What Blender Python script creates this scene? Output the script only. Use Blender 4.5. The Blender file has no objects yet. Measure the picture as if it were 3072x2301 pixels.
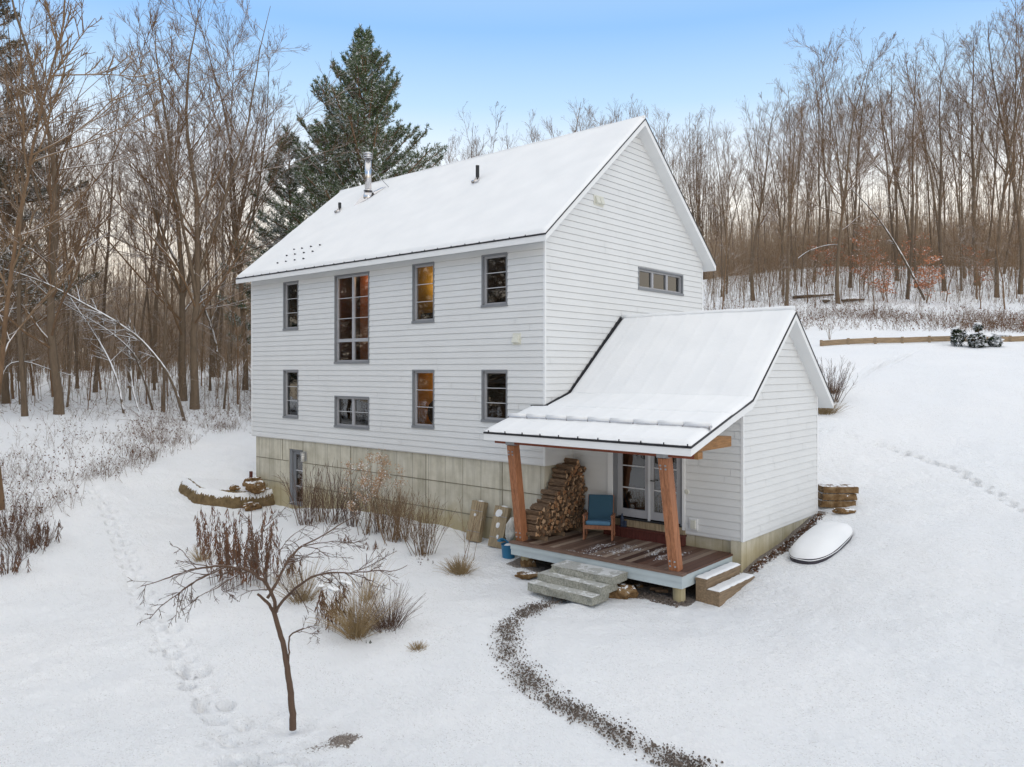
import bpy, math, random
import numpy as np
from mathutils import Vector
random.seed(7); RNG=np.random.default_rng(7)
SC=bpy.context.scene; COL=SC.collection; R=math.radians
# ------------------------------------------------------------ camera
CU,CV,FO=1536.,1109.,2332.
AX=np.array([0.7551,0.6556,0.]);AY=np.array([-0.6556,0.7551,0.]);AZ=np.array([0,0,1.])
CAM=-(0.042*17.2*AX+17.2*AY);CAM[2]=2.12
cd=bpy.data.cameras.new('camera');cam=bpy.data.objects.new('camera',cd);COL.objects.link(cam)
cam.location=CAM;cam.rotation_euler=(R(90),0,math.asin(.6556))
cd.sensor_width=36;cd.lens=36*FO/3072;cd.shift_y=-41.5/3072;cd.clip_end=2000;cd.clip_start=.1
SC.camera=cam
# ------------------------------------------------------------ sky, sun, exposure
w=bpy.data.worlds.new("World");SC.world=w;w.use_nodes=True
nt=w.node_tree;N=nt.nodes;L=nt.links;N.clear()
out=N.new('ShaderNodeOutputWorld');bg=N.new('ShaderNodeBackground');bg.inputs[1].default_value=.1
sky=N.new('ShaderNodeTexSky');sky.sky_type='NISHITA';sky.sun_disc=False
SUN_EL,SUN_AZ=R(22),math.atan2(-.38,.92)
sky.sun_elevation=SUN_EL;sky.sun_rotation=math.pi/2-SUN_AZ
tc=N.new('ShaderNodeTexCoord');sx=N.new('ShaderNodeSeparateXYZ');L.new(tc.outputs['Generated'],sx.inputs[0])
cr=N.new('ShaderNodeValToRGB');L.new(sx.outputs[2],cr.inputs[0]);r=cr.color_ramp
stops=[(0,(.92,.79,.62)),(.12,(.98,.87,.73)),(.20,(.97,.92,.84)),(.255,(.80,.86,.92)),(.32,(.48,.68,.90)),(.40,(.275,.51,.88)),(.52,(.46,.62,.88)),(.66,(1.05,1.05,1.05)),(1,(1.22,1.19,1.15))]
r.elements[0].position=0;r.elements[0].color=(*stops[0][1],1);r.elements[1].position=1;r.elements[1].color=(*stops[-1][1],1)
for p,c in stops[1:-1]: e=r.elements.new(p);e.color=(*c,1)
ml=N.new('ShaderNodeVectorMath');ml.operation='SCALE';ml.inputs['Scale'].default_value=10.;L.new(cr.outputs[0],ml.inputs[0])
mx=N.new('ShaderNodeMix');mx.data_type='RGBA';mx.inputs[0].default_value=.88
L.new(sky.outputs[0],mx.inputs[6]);L.new(ml.outputs[0],mx.inputs[7]);L.new(mx.outputs[2],bg.inputs[0]);L.new(bg.outputs[0],out.inputs[0])
sd=bpy.data.lights.new('sun','SUN');sd.energy=.42;sd.angle=R(30);sd.color=(1,.90,.74)
so=bpy.data.objects.new('sun',sd);COL.objects.link(so)
sv=Vector((math.cos(SUN_EL)*math.cos(SUN_AZ),math.cos(SUN_EL)*math.sin(SUN_AZ),math.sin(SUN_EL)))
so.rotation_euler=sv.to_track_quat('Z','Y').to_euler();so.location=(20,-10,30)
SC.view_settings.view_transform='Standard';SC.view_settings.look='None';SC.view_settings.exposure=.33;SC.view_settings.gamma=1
SC.cycles.max_bounces=6;SC.cycles.transparent_max_bounces=6;SC.cycles.diffuse_bounces=3;SC.cycles.glossy_bounces=2
# ------------------------------------------------------------ materials
class NB:
    def __init__(s,name):
        s.m=bpy.data.materials.new(name);s.m.use_nodes=True;s.t=s.m.node_tree;s.b=s.t.nodes['Principled BSDF'];s.b.inputs['Roughness'].default_value=.8
        s.b.inputs['Specular IOR Level'].default_value=.25
        s.tc=s.t.nodes.new('ShaderNodeTexCoord')
    def n(s,k,**kw):
        o=s.t.nodes.new(k)
        for a,b in kw.items(): setattr(o,a,b)
        return o
    def l(s,a,b): s.t.links.new(a,b)
    def noise(s,scale,detail=4,rough=.6,vec=None,stretch=None,coord='Object'):
        v=vec or s.tc.outputs[coord]
        if stretch:
            mp=s.n('ShaderNodeMapping');s.l(v,mp.inputs[0]);mp.inputs['Scale'].default_value=stretch;v=mp.outputs[0]
        o=s.n('ShaderNodeTexNoise');o.inputs['Scale'].default_value=scale;o.inputs['Detail'].default_value=detail;o.inputs['Roughness'].default_value=rough;s.l(v,o.inputs['Vector']);return o.outputs['Fac']
    def ramp(s,fac,stops,const=False):
        o=s.n('ShaderNodeValToRGB');s.l(fac,o.inputs[0]);r=o.color_ramp
        if const:r.interpolation='CONSTANT'
        r.elements[0].position=stops[0][0];r.elements[0].color=(*stops[0][1],1);r.elements[1].position=stops[-1][0];r.elements[1].color=(*stops[-1][1],1)
        for p,c in stops[1:-1]:e=r.elements.new(p);e.color=(*c,1)
        return o.outputs[0]
    def mix(s,f,a,b):
        o=s.n('ShaderNodeMix',data_type='RGBA')
        for i,x in ((0,f),(6,a),(7,b)):
            if isinstance(x,(tuple,list)): o.inputs[i].default_value=(*x,1) if i else x
            elif isinstance(x,(int,float)): o.inputs[i].default_value=x
            else:s.l(x,o.inputs[i])
        return o.outputs[2]
    def math(s,op,a,b=0.,c=None):
        o=s.n('ShaderNodeMath',operation=op)
        for i,x in enumerate((a,b,c)):
            if x is None:continue
            if isinstance(x,(int,float)):o.inputs[i].default_value=x
            else:s.l(x,o.inputs[i])
        return o.outputs[0]
    def col(s,c):
        if isinstance(c,tuple):s.b.inputs['Base Color'].default_value=(*c,1)
        else:s.l(c,s.b.inputs['Base Color'])
    def bump(s,h,st=.3,d=.02):
        o=s.n('ShaderNodeBump');o.inputs['Strength'].default_value=st;o.inputs['Distance'].default_value=d;s.l(h,o.inputs['Height']);s.l(o.outputs[0],s.b.inputs['Normal'])
    def upness(s):
        g=s.n('ShaderNodeNewGeometry');x=s.n('ShaderNodeSeparateXYZ');s.l(g.outputs['Normal'],x.inputs[0]);return x.outputs[2]
SNOW=(.86,.875,.90)
def simple(name,c,rough=.7,var=.12,scale=6,metal=0,bump=0,stretch=None):
    b=NB(name);f=b.noise(scale,stretch=stretch);c0=tuple(x*(1-var) for x in c);c1=tuple(min(1,x*(1+var)) for x in c)
    b.col(b.ramp(f,[(.3,c0),(.7,c1)]));b.b.inputs['Roughness'].default_value=rough;b.b.inputs['Metallic'].default_value=metal
    if bump:b.bump(f,bump,.01)
    return b.m
def bark(name,c,snow=.45,sc=3.,amount=1.):
    b=NB(name);f=b.noise(sc,5,.7,stretch=(6,6,1));rnd=b.n('ShaderNodeObjectInfo').outputs['Random']
    c0=tuple(x*.55 for x in c);c1=tuple(x*1.4 for x in c)
    base=b.ramp(f,[(.3,c0),(.55,c),(.75,c1)])
    base=b.mix(b.math('MULTIPLY',rnd,.5),base,(c[0]*1.5,c[1]*1.5,c[2]*1.45))
    if snow<1.:
        n2=b.noise(2.2,3,.6);s=b.math('ADD',b.upness(),b.math('MULTIPLY',b.math('SUBTRACT',n2,.5),1.2))
        s=b.math('GREATER_THAN',s,snow);base=b.mix(b.math('MULTIPLY',s,amount),base,SNOW)
    b.col(base);b.bump(f,.6,.03);return b.m
M={}
M['siding']=simple('white_clapboard_paint',(.665,.675,.675),.55,.025,1.2)
M['siding_side']=M['siding']
M['trim']=simple('white_trim_paint',(.74,.75,.755),.5,.02,3)
M['frame']=simple('grey_window_paint',(.20,.21,.225),.45,.05,3)
M['sash']=simple('light_grey_sash_paint',(.36,.365,.385),.4,.04,3)
M['muntin']=simple('pale_muntin_paint',(.55,.56,.58),.4,.04,3)
M['darkmetal']=simple('dark_roof_metal',(.022,.022,.026),.4,.1,5)
M['steel']=simple('stainless_steel',(.62,.61,.62),.22,.1,9,1)
M['plate']=simple('galvanised_steel_plate',(.30,.31,.33),.5,.15,20)
M['blackpipe']=simple('black_vent_pipe',(.03,.032,.034),.5,.1,9)
M['deckpaint']=simple('pale_blue_grey_deck_paint',(.44,.50,.52),.5,.05,2)
M['granite']=None
def mk():
    b=NB('snow_cover');f=b.noise(18,5,.6);g=b.noise(1.3,3,.5);b.col(b.ramp(g,[(.3,(.76,.775,.79)),(.7,(.81,.82,.83))]))
    b.bump(b.math('ADD',b.math('MULTIPLY',f,.4),g),.25,.03);b.b.inputs['Roughness'].default_value=.9;M['snow']=b.m;
    # concrete
    b=NB('board_formed_concrete');f=b.noise(1.6,6,.65);st=b.noise(5,4,.6,stretch=(1.2,1.2,.12));pt=b.noise(40,3,.6)
    c=b.ramp(f,[(.3,(.44,.41,.325)),(.5,(.56,.53,.435)),(.7,(.66,.63,.54))])
    c=b.mix(b.ramp(st,[(.42,(0,0,0)),(.66,(.42,.42,.42))]),c,(.27,.25,.19))
    x=b.n('ShaderNodeSeparateXYZ');b.l(b.tc.outputs['Object'],x.inputs[0])
    xy=b.math('ADD',x.outputs[0],b.math('MULTIPLY',x.outputs[1],1.0))
    ml=b.math('LESS_THAN',b.math('PINGPONG',b.math('ADD',xy,.1),.305),.008)
    c=b.mix(b.math('MULTIPLY',ml,.75),c,(.16,.145,.11))
    # yellow earth splash near the ground
    zz=b.math('ADD',x.outputs[2],b.math('MULTIPLY',b.math('SUBTRACT',b.noise(2.2,4,.6),.5),.5))
    dm=b.n('ShaderNodeMapRange');b.l(zz,dm.inputs[0]);dm.inputs[1].default_value=-1.15;dm.inputs[2].default_value=-1.6
    c=b.mix(b.math('MULTIPLY',dm.outputs[0],.6),c,(.33,.255,.10));c=b.mix(b.math('MULTIPLY',b.math('GREATER_THAN',pt,.68),.3),c,(.13,.12,.09))
    b.col(c);b.bump(b.math('ADD',f,b.math('MULTIPLY',pt,.3)),.3,.01);M['concrete']=b.m
    # granite
    b=NB('grey_granite');v=b.n('ShaderNodeTexVoronoi');v.inputs['Scale'].default_value=70;b.l(b.tc.outputs['Object'],v.inputs['Vector'])
    f=b.noise(30,5,.7);c=b.ramp(f,[(.3,(.16,.165,.14)),(.5,(.29,.29,.25)),(.7,(.42,.42,.38))])
    s=b.math('MULTIPLY',b.math('GREATER_THAN',b.upness(),.8),b.math('ADD',.35,b.math('MULTIPLY',b.math('GREATER_THAN',b.noise(4,4,.7),.52),.5)))
    c=b.mix(s,c,(.74,.755,.76));b.col(c);b.bump(f,.7,.02);M['granite']=b.m
    # rock with snow
    b=NB('brown_fieldstone');f=b.noise(7,6,.7);c=b.ramp(f,[(.3,(.06,.035,.016)),(.5,(.18,.105,.045)),(.7,(.30,.22,.13))])
    s=b.math('GREATER_THAN',b.math('ADD',b.upness(),b.math('MULTIPLY',b.math('SUBTRACT',b.noise(6,4,.7),.5),2.6)),.95)
    c=b.mix(s,c,SNOW);b.col(c);b.bump(f,1,.04);M['rock']=b.m
    b=NB('dug_clay_bank');f=b.noise(5,6,.7);c=b.ramp(f,[(.3,(.09,.06,.03)),(.55,(.17,.12,.06)),(.75,(.26,.19,.10))])
    s=b.math('GREATER_THAN',b.math('ADD',b.upness(),b.math('MULTIPLY',b.math('SUBTRACT',b.noise(5,4,.7),.5),1.8)),.92)
    c=b.mix(s,c,SNOW);b.col(c);b.bump(f,1,.05);M['earth']=b.m
    # cedar
    def wood(n,c,st,rough=.6,k=.5,sc=3):
        b=NB(n);f=b.noise(sc,6,.7,stretch=st);g=b.noise(1.5,3,.5);rnd=b.n('ShaderNodeObjectInfo').outputs['Random']
        cc=b.ramp(f,[(.3,tuple(x*(1-k) for x in c)),(.5,c),(.72,tuple(min(1,x*(1+k)) for x in c))])
        cc=b.mix(b.math('MULTIPLY',g,.35),cc,tuple(x*.6+.03 for x in c));b.col(cc);b.bump(f,.3,.01);b.b.inputs['Roughness'].default_value=rough;return b,cc
    M['cedar']=wood('red_cedar_post',(.34,.145,.07),(12,12,1))[0].m
    M['beam']=wood('red_stained_beam',(.20,.055,.03),(1,12,12))[0].m
    M['tie']=wood('tan_timber',(.28,.14,.05),(12,1,12))[0].m
    M['steps']=wood('weathered_step_lumber',(.24,.17,.105),(8,1,10))[0].m
    M['bedboard']=wood('weathered_bed_board',(.30,.215,.13),(1,1,10))[0].m
    M['chairwood']=wood('reddish_chair_wood',(.30,.13,.07),(8,8,2))[0].m
    M['redboard']=wood('dark_red_step_board',(.10,.026,.02),(14,14,1))[0].m
    M['crate']=wood('weathered_crate_board',(.33,.26,.165),(10,10,1.2))[0].m
    M['skid']=wood('grey_skid_wood',(.20,.14,.09),(1,8,8))[0].m
    b=NB('firewood_bark_and_grain');f=b.noise(9,5,.7,stretch=(1,6,6));rnd=b.n('ShaderNodeObjectInfo').outputs['Random']
    c=b.ramp(f,[(.3,(.07,.045,.03)),(.5,(.17,.11,.07)),(.7,(.30,.20,.12))])
    g=b.n('ShaderNodeSeparateXYZ');b.l(b.tc.outputs['Generated'],g.inputs[0])
    e=b.math('GREATER_THAN',b.math('ABSOLUTE',b.math('SUBTRACT',g.outputs[0],.5)),.485)
    ec=b.ramp(rnd,[(0,(.24,.11,.055)),(.35,(.46,.24,.12)),(.7,(.60,.36,.20)),(1,(.70,.50,.33))])
    ec=b.mix(b.math('MULTIPLY',b.noise(22,4,.7),.55),ec,(.12,.06,.03))
    c=b.mix(e,c,ec);b.col(c);b.bump(f,.6,.02);M['log']=b.m
    # decking boards running along y, .14 wide, varied, dusting of snow
    b=NB('wet_deck_boards');x=b.n('ShaderNodeSeparateXYZ');b.l(b.tc.outputs['Object'],x.inputs[0])
    u=b.math('MULTIPLY',x.outputs[0],1/.14);idx=b.math('FLOOR',u)
    wn=b.n('ShaderNodeTexWhiteNoise',noise_dimensions='1D');b.l(idx,wn.inputs['W'])
    c=b.ramp(wn.outputs['Value'],[(0,(.06,.028,.02)),(.3,(.13,.062,.042)),(.5,(.24,.165,.125)),(.7,(.13,.08,.06)),(.85,(.36,.27,.205)),(1,(.46,.36,.28))])
    f=b.noise(5,5,.7,stretch=(10,.8,1));c=b.mix(b.math('MULTIPLY',f,.35),c,(.07,.04,.03))
    gap=b.math('LESS_THAN',b.math('PINGPONG',x.outputs[0],.07),.004);c=b.mix(gap,c,(.012,.008,.006))
    b.col(c);b.b.inputs['Roughness'].default_value=.45;M['deck']=b.m
    # glass
    b=NB('window_glass');t=b.t;o=t.nodes['Material Output'];t.nodes.remove(b.b)
    tr=b.n('ShaderNodeBsdfTransparent');tr.inputs[0].default_value=(.80,.82,.82,1);gl=b.n('ShaderNodeBsdfGlossy');gl.inputs['Roughness'].default_value=.01
    nb=b.n('ShaderNodeBump');nb.inputs['Strength'].default_value=.06;nb.inputs['Distance'].default_value=.02;b.l(b.noise(2.5,2,.5),nb.inputs['Height']);b.l(nb.outputs[0],gl.inputs['Normal'])
    fr=b.n('ShaderNodeFresnel');fr.inputs[0].default_value=1.5;ms=b.n('ShaderNodeMixShader');b.l(b.math('ADD',b.math('MULTIPLY',fr.outputs[0],1.3),.09),ms.inputs[0])
    b.l(tr.outputs[0],ms.inputs[1]);b.l(gl.outputs[0],ms.inputs[2]);b.l(ms.outputs[0],o.inputs[0]);M['glass']=b.m
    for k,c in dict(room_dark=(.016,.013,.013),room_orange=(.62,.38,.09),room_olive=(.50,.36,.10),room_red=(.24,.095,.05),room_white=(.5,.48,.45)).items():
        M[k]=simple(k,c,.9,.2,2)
    for k,c,e in (('tube',(1,.62,.22),9.),('bulb',(1,.62,.25),16.)):
        b=NB('lit_'+k);b.col((0,0,0));b.b.inputs['Emission Color'].default_value=(*c,1);b.b.inputs['Emission Strength'].default_value=e;M[k]=b.m
mk()
M['bark']=bark('grey_brown_bark',(.14,.102,.070),.60,2.2,.95)
M['branch']=bark('snowy_branches',(.175,.108,.062),.57,3,.95)
M['twig']=bark('thin_brown_twigs',(.19,.125,.075),.62,3,.75)
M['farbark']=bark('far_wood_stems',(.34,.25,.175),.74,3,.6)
M['brush']=bark('snowy_dead_brush',(.17,.10,.056),.80,5,.8)
M['redtwig']=bark('reddish_twigs',(.12,.075,.055),.8,3,.6)
M['tan']=bark('dry_tan_grass',(.33,.24,.13),.80,6,.6)
M['deadleaf']=bark('dead_brown_leaves',(.135,.070,.042),.66,6,.8)
M['orangeleaf']=bark('withered_orange_leaves',(.44,.19,.10),.70,6,.6)
M['needle']=bark('dark_green_needles',(.085,.125,.06),.26,2.5,.85)
M['needle2']=bark('brownish_green_needles',(.115,.10,.065),.40,2.5,.8)
M['rhodo']=bark('drooping_evergreen_leaves',(.030,.042,.02),.78,4,.9)
M['panicle']=bark('dry_flower_heads',(.45,.30,.19),.6,8,.7)
M['smalltree']=bark('dark_smooth_bark',(.10,.064,.046),.93,14,.85)
M['blue']=simple('blue_plastic',(.03,.16,.30),.4,.1,4)
M['bluecloth']=simple('blue_upholstery',(.035,.085,.125),.85,.15,60,bump=.3)
M['bluecloth2']=simple('lighter_blue_upholstery',(.09,.20,.31),.85,.1,60)
M['bag']=simple('crumpled_white_sack',(.55,.54,.50),.6,.35,7,bump=1)
M['green']=simple('green_plastic',(.02,.10,.06),.5,.1,4)
M['tub']=simple('dark_purple_plastic',(.045,.04,.05),.4,.2,4)
M['gravel']=simple('wet_gravel',(.20,.165,.14),.8,.7,30)
M['lampbody']=simple('brushed_lamp_metal',(.42,.43,.44),.35,.1,9,.6)
M['lampglass']=simple('frosted_lamp_glass',(.75,.74,.70),.3,.03,5)
M['ivory']=simple('ivory_plastic',(.62,.62,.55),.5,.03,5)
M['boot']=simple('dark_blue_bottle',(.03,.045,.08),.4,.1,5)
M['red']=simple('red_plastic',(.35,.03,.05),.5,.1,5)
# ------------------------------------------------------------ object helpers
def link(o,parent=None):
    COL.objects.link(o)
    if parent:o.parent=parent
    return o
def tag(o,label=None,cat=None,group=None,kind=None):
    if label:o['label']=label
    if cat:o['category']=cat
    if group:o['group']=group
    if kind:o['kind']=kind
    return o
def empty(name,loc,label=None,cat=None,group=None,rz=0):
    o=bpy.data.objects.new(name,None);o.location=loc;o.rotation_euler=(0,0,rz);o.empty_display_size=.2;link(o);return tag(o,label,cat,group)
def mesh_np(name,V,F,mat,parent=None,smooth=False,attrs=None):
    """V (n,3); F list of (m,k) arrays"""
    me=bpy.data.meshes.new(name);V=np.asarray(V,np.float32)
    F=[np.asarray(f,np.int32) for f in (F if isinstance(F,list) else [F]) if len(f)]
    me.vertices.add(len(V));me.vertices.foreach_set('co',V.ravel())
    nl=sum(f.size for f in F);nf=sum(len(f) for f in F)
    me.loops.add(nl);me.polygons.add(nf)
    me.loops.foreach_set('vertex_index',np.concatenate([f.ravel() for f in F]))
    tot=np.concatenate([np.full(len(f),f.shape[1],np.int32) for f in F]);st=np.concatenate([[0],np.cumsum(tot)[:-1]]).astype(np.int32)
    me.polygons.foreach_set('loop_start',st);me.polygons.foreach_set('loop_total',tot)
    if smooth:me.polygons.foreach_set('use_smooth',np.ones(nf,bool))
    if attrs:
        for k,a in attrs.items():
            at=me.attributes.new(k,'FLOAT','POINT');at.data.foreach_set('value',np.asarray(a,np.float32))
    me.update(calc_edges=True);me.materials.append(mat)
    o=bpy.data.objects.new(name,me);link(o,parent);return o
class MB:
    def __init__(s):s.v=[];s.f=[]
    def add(s,vs,fs):
        n=len(s.v);s.v+=[tuple(map(float,p)) for p in vs];s.f+=[tuple(i+n for i in f) for f in fs];return s
    def box(s,x0,x1,y0,y1,z0,z1):
        return s.add([(x0,y0,z0),(x1,y0,z0),(x1,y1,z0),(x0,y1,z0),(x0,y0,z1),(x1,y0,z1),(x1,y1,z1),(x0,y1,z1)],[(0,3,2,1),(4,5,6,7),(0,1,5,4),(1,2,6,5),(2,3,7,6),(3,0,4,7)])
    def prism(s,pts,d):
        """pts polygon 3d, extruded by d"""
        n=len(pts);d=np.array(d);a=[np.array(p,float) for p in pts];b=[p+d for p in a]
        return s.add(a+b,[tuple(range(n))[::-1],tuple(range(n,2*n))]+[(i,(i+1)%n,n+(i+1)%n,n+i) for i in range(n)])
    def bar(s,p,q,wd,h,up=(0,0,1)):
        p=Vector(p);q=Vector(q);t=(q-p).normalized();u=Vector(up);sd=t.cross(u).normalized();u=sd.cross(t).normalized()
        o=[(-wd/2,-h/2),(wd/2,-h/2),(wd/2,h/2),(-wd/2,h/2)]
        return s.add([p+sd*a+u*b for a,b in o]+[q+sd*a+u*b for a,b in o],[(3,2,1,0),(4,5,6,7),(0,1,5,4),(1,2,6,5),(2,3,7,6),(3,0,4,7)])
    def tube(s,pts,rs,k=8,cap=True):
        pts=[Vector(p) for p in pts];n=len(pts)
        if not isinstance(rs,(list,tuple)):rs=[rs]*n
        vs=[];fs=[]
        for i,p in enumerate(pts):
            t=(pts[min(i+1,n-1)]-pts[max(i-1,0)]).normalized();ref=Vector((0,0,1)) if abs(t.z)<.9 else Vector((1,0,0))
            a=t.cross(ref).normalized();b=t.cross(a).normalized()
            for j in range(k):
                g=2*math.pi*j/k;vs.append(p+(a*math.cos(g)+b*math.sin(g))*rs[i])
        for i in range(n-1):
            for j in range(k):fs.append((i*k+j,(i+1)*k+j,(i+1)*k+(j+1)%k,i*k+(j+1)%k))
        if cap:fs.append(tuple(range(k)));fs.append(tuple(range((n-1)*k,n*k))[::-1])
        return s.add(vs,fs)
    def build(s,name,mat,parent=None,smooth=False,bevel=0):
        me=bpy.data.meshes.new(name);me.from_pydata(s.v,[],s.f);me.materials.append(mat);me.update()
        if smooth:
            me.polygons.foreach_set('use_smooth',[True]*len(me.polygons))
        o=bpy.data.objects.new(name,me);link(o,parent)
        if bevel:
            m=o.modifiers.new('b','BEVEL');m.width=bevel;m.segments=2;m.limit_method='ANGLE'
        return o
def tubes_np(P,Rd,k):
    """P (N,S,3) polylines, Rd (N,S) radii -> V,F"""
    Nn,S,_=P.shape
    T=np.empty_like(P);T[:,1:-1]=P[:,2:]-P[:,:-2];T[:,0]=P[:,1]-P[:,0];T[:,-1]=P[:,-1]-P[:,-2]
    T/=np.linalg.norm(T,axis=2,keepdims=True)+1e-9
    ref=np.where(np.abs(T[:,:1,2:3])<.85,np.array([0,0,1.]),np.array([1.,0,0]));ref=np.broadcast_to(ref,T.shape)
    A=np.cross(T,ref);A/=np.linalg.norm(A,axis=2,keepdims=True)+1e-9;B=np.cross(T,A)
    g=np.arange(k)*2*math.pi/k
    V=P[:,:,None,:]+Rd[:,:,None,None]*(A[:,:,None,:]*np.cos(g)[None,None,:,None]+B[:,:,None,:]*np.sin(g)[None,None,:,None])
    base=(np.arange(Nn)*S*k)[:,None,None];i=(np.arange(S-1)*k)[None,:,None];j=np.arange(k)[None,None,:];j2=(j+1)%k
    F=np.stack([base+i+j,base+i+k+j,base+i+k+j2,base+i+j2],-1).reshape(-1,4)
    return V.reshape(-1,3),F
class VB:
    """accumulates numpy geometry"""
    def __init__(s):s.V=[];s.F={};s.n=0
    def add(s,V,F):
        s.V.append(V.reshape(-1,3));s.F.setdefault(F.shape[1],[]).append(F+s.n);s.n+=len(s.V[-1]);return s
    def tubes(s,P,Rd,k):
        V,F=tubes_np(P,Rd,k);return s.add(V,F)
    def quads(s,C,U,W):
        """centres with half-vectors"""
        V=np.stack([C-U-W,C+U-W,C+U+W,C-U+W],1);n=len(C);return s.add(V,np.arange(4*n).reshape(n,4))
    def tris(s,A,B,C):
        V=np.stack([A,B,C],1);n=len(A);return s.add(V,np.arange(3*n).reshape(n,3))
    def build(s,name,mat,parent=None,smooth=False):
        return mesh_np(name,np.concatenate(s.V),[np.concatenate(f) for f in s.F.values()],mat,parent,smooth)
def unit(v):return v/(np.linalg.norm(v,axis=-1,keepdims=True)+1e-9)
def copy_thing(o,loc,rz=0,sc=1,label=None,group=None,cat=None):
    r=o.copy();COL.objects.link(r);r.location=loc;r.rotation_euler=(0,0,rz);r.scale=(sc,sc,sc)
    if label:r['label']=label
    if group:r['group']=group
    if cat:r['category']=cat
    for ch in list(o.children):
        c=ch.copy();COL.objects.link(c);c.parent=r
        for g in list(ch.children):
            d=g.copy();COL.objects.link(d);d.parent=c
    return r
# ------------------------------------------------------------ terrain
def tocam(x,y):
    dx=x-CAM[0];dy=y-CAM[1];return dx*.7551+dy*.6556,-dx*.6556+dy*.7551
def fromcam(X,Y):return CAM[0]+.7551*X-.6556*Y,CAM[1]+.6556*X+.7551*Y
ctrl=[]
for x,y,z in [(-10.6,-.4,-2.06),(-8,-.4,-1.95),(-5.3,-.3,-1.8),(-3.3,-.3,-1.8),(-2,-.4,-1.88),(-.5,-.7,-2.05),(.5,-1.5,-2.07),(2.2,-2.3,-2.11),(3.75,-1,-2.1),
              (4.3,.3,-1.95),(4.2,1.1,-1.84),(4.2,4.9,-1.28),(4.4,7,-.75),(0,9,-.1),(-6,9,-.2),(-12,8.5,-.5),(-12.6,4,-1.0),(-12.5,.3,-1.7),(5.2,1.5,-1.77),(5.4,3.6,-1.47)]:
    X,Y=tocam(x,y);ctrl.append((X,Y,z))
for u,v,Y in [(878,2180,10.3),(1536,2301,8.9),(0,2301,9.5),(0,1750,17),(0,1550,20.5),(300,1450,23.5),(0,1350,27),(750,1284,36),(583,1222,40),(83,1257,32),(950,1753,15.6),
              (1667,1804,14.2),(2120,2301,8.65),(2400,1900,12.3),(2700,1700,14.4),(3072,1700,13.4),(3072,2301,8.4),(3072,1400,19),(2450,1400,21),(2465,1041,35),(3072,1025,35),
              (0,1130,60),(732,1153,50),(300,1115,66),(3072,905,55),(2465,905,55),(2465,800,78),(3072,800,78),(2700,985,42),(3072,985,42)]:
    ctrl.append(((u-CU)/FO*Y,Y,2.12-(v-CV)/FO*Y))
ctrl+=[(9,35,2.6),(3,36,1.3),(12,55,6.0),(0,60,4.2),(-11,60,2.6),(20,78,11.2),(0,85,7.5),(-25,80,3.4),(-45,85,2.8),(-60,60,1.5),(40,120,14),(0,120,9),(-50,120,5),(70,100,14),
       (60,250,18),(-60,250,9),(0,-30,-6),(-30,-20,-6),(30,-20,-3),(45,10,1.5),(60,50,8),(-60,20,-3.5),(-30,5,-4),(12,2,-1.5),(-8,3,-3.0),(0,3,-2.7),(-200,0,-10),(200,0,0),(0,-200,-12),(-22,24,-1.6),(-30,40,.2),(-16,14,-3.0)]
ctrl=np.array(ctrl);CS=20.
def tps(r):r=np.maximum(r,1e-6);return r*r*np.log(r)
_n=len(ctrl);_X=ctrl[:,:2]/CS
_K=tps(np.linalg.norm(_X[:,None]-_X[None],axis=2))+np.eye(_n)*.002;_P=np.c_[np.ones(_n),_X]
_A=np.block([[_K,_P],[_P.T,np.zeros((3,3))]]);_W=np.linalg.solve(_A,np.r_[ctrl[:,2],0,0,0])
WALL=np.array([(-14.3,-1.2),(-13.3,-1.75),(-12.2,-1.82),(-11.3,-1.05),(-10.9,-.1),(-10.9,.2)])
def seg_dist(x,y,PL):
    best=np.full(x.shape,1e9);side=np.zeros(x.shape);tt=np.zeros(x.shape);L0=0
    for a,b in zip(PL[:-1],PL[1:]):
        d=b-a;l=np.hypot(*d);t=np.clip(((x-a[0])*d[0]+(y-a[1])*d[1])/l**2,0,1);qx=x-a[0]-t*d[0];qy=y-a[1]-t*d[1];dd=np.hypot(qx,qy)
        m=dd<best;best=np.where(m,dd,best);side=np.where(m,d[0]*qy-d[1]*qx,side);tt=np.where(m,L0+t*l,tt);L0+=l
    return best,side,tt
def base_h(x,y):
    x=np.asarray(x,float);y=np.asarray(y,float);X,Y=tocam(x,y);Q=np.stack([X.ravel(),Y.ravel()],1)/CS
    z=np.empty(len(Q))
    for i in range(0,len(Q),40000):
        q=Q[i:i+40000];r=np.linalg.norm(q[:,None]-_X[None],axis=2);z[i:i+40000]=tps(r)@_W[:_n]+_W[_n]+q@_W[_n+1:]
    return z.reshape(x.shape)
def ss(a,b,x):t=np.clip((x-a)/(b-a),0,1);return t*t*(3-2*t)
def snoise(x,y,s,seed=0):
    r=np.random.default_rng(seed);o=np.zeros(np.shape(x))
    for k in range(10):
        a=r.uniform(0,6.28);f=s*r.uniform(.6,1.9);o=o+np.sin(x*f*np.cos(a)+y*f*np.sin(a)+r.uniform(0,6.28))
    return o/10**.5*.7
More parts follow.
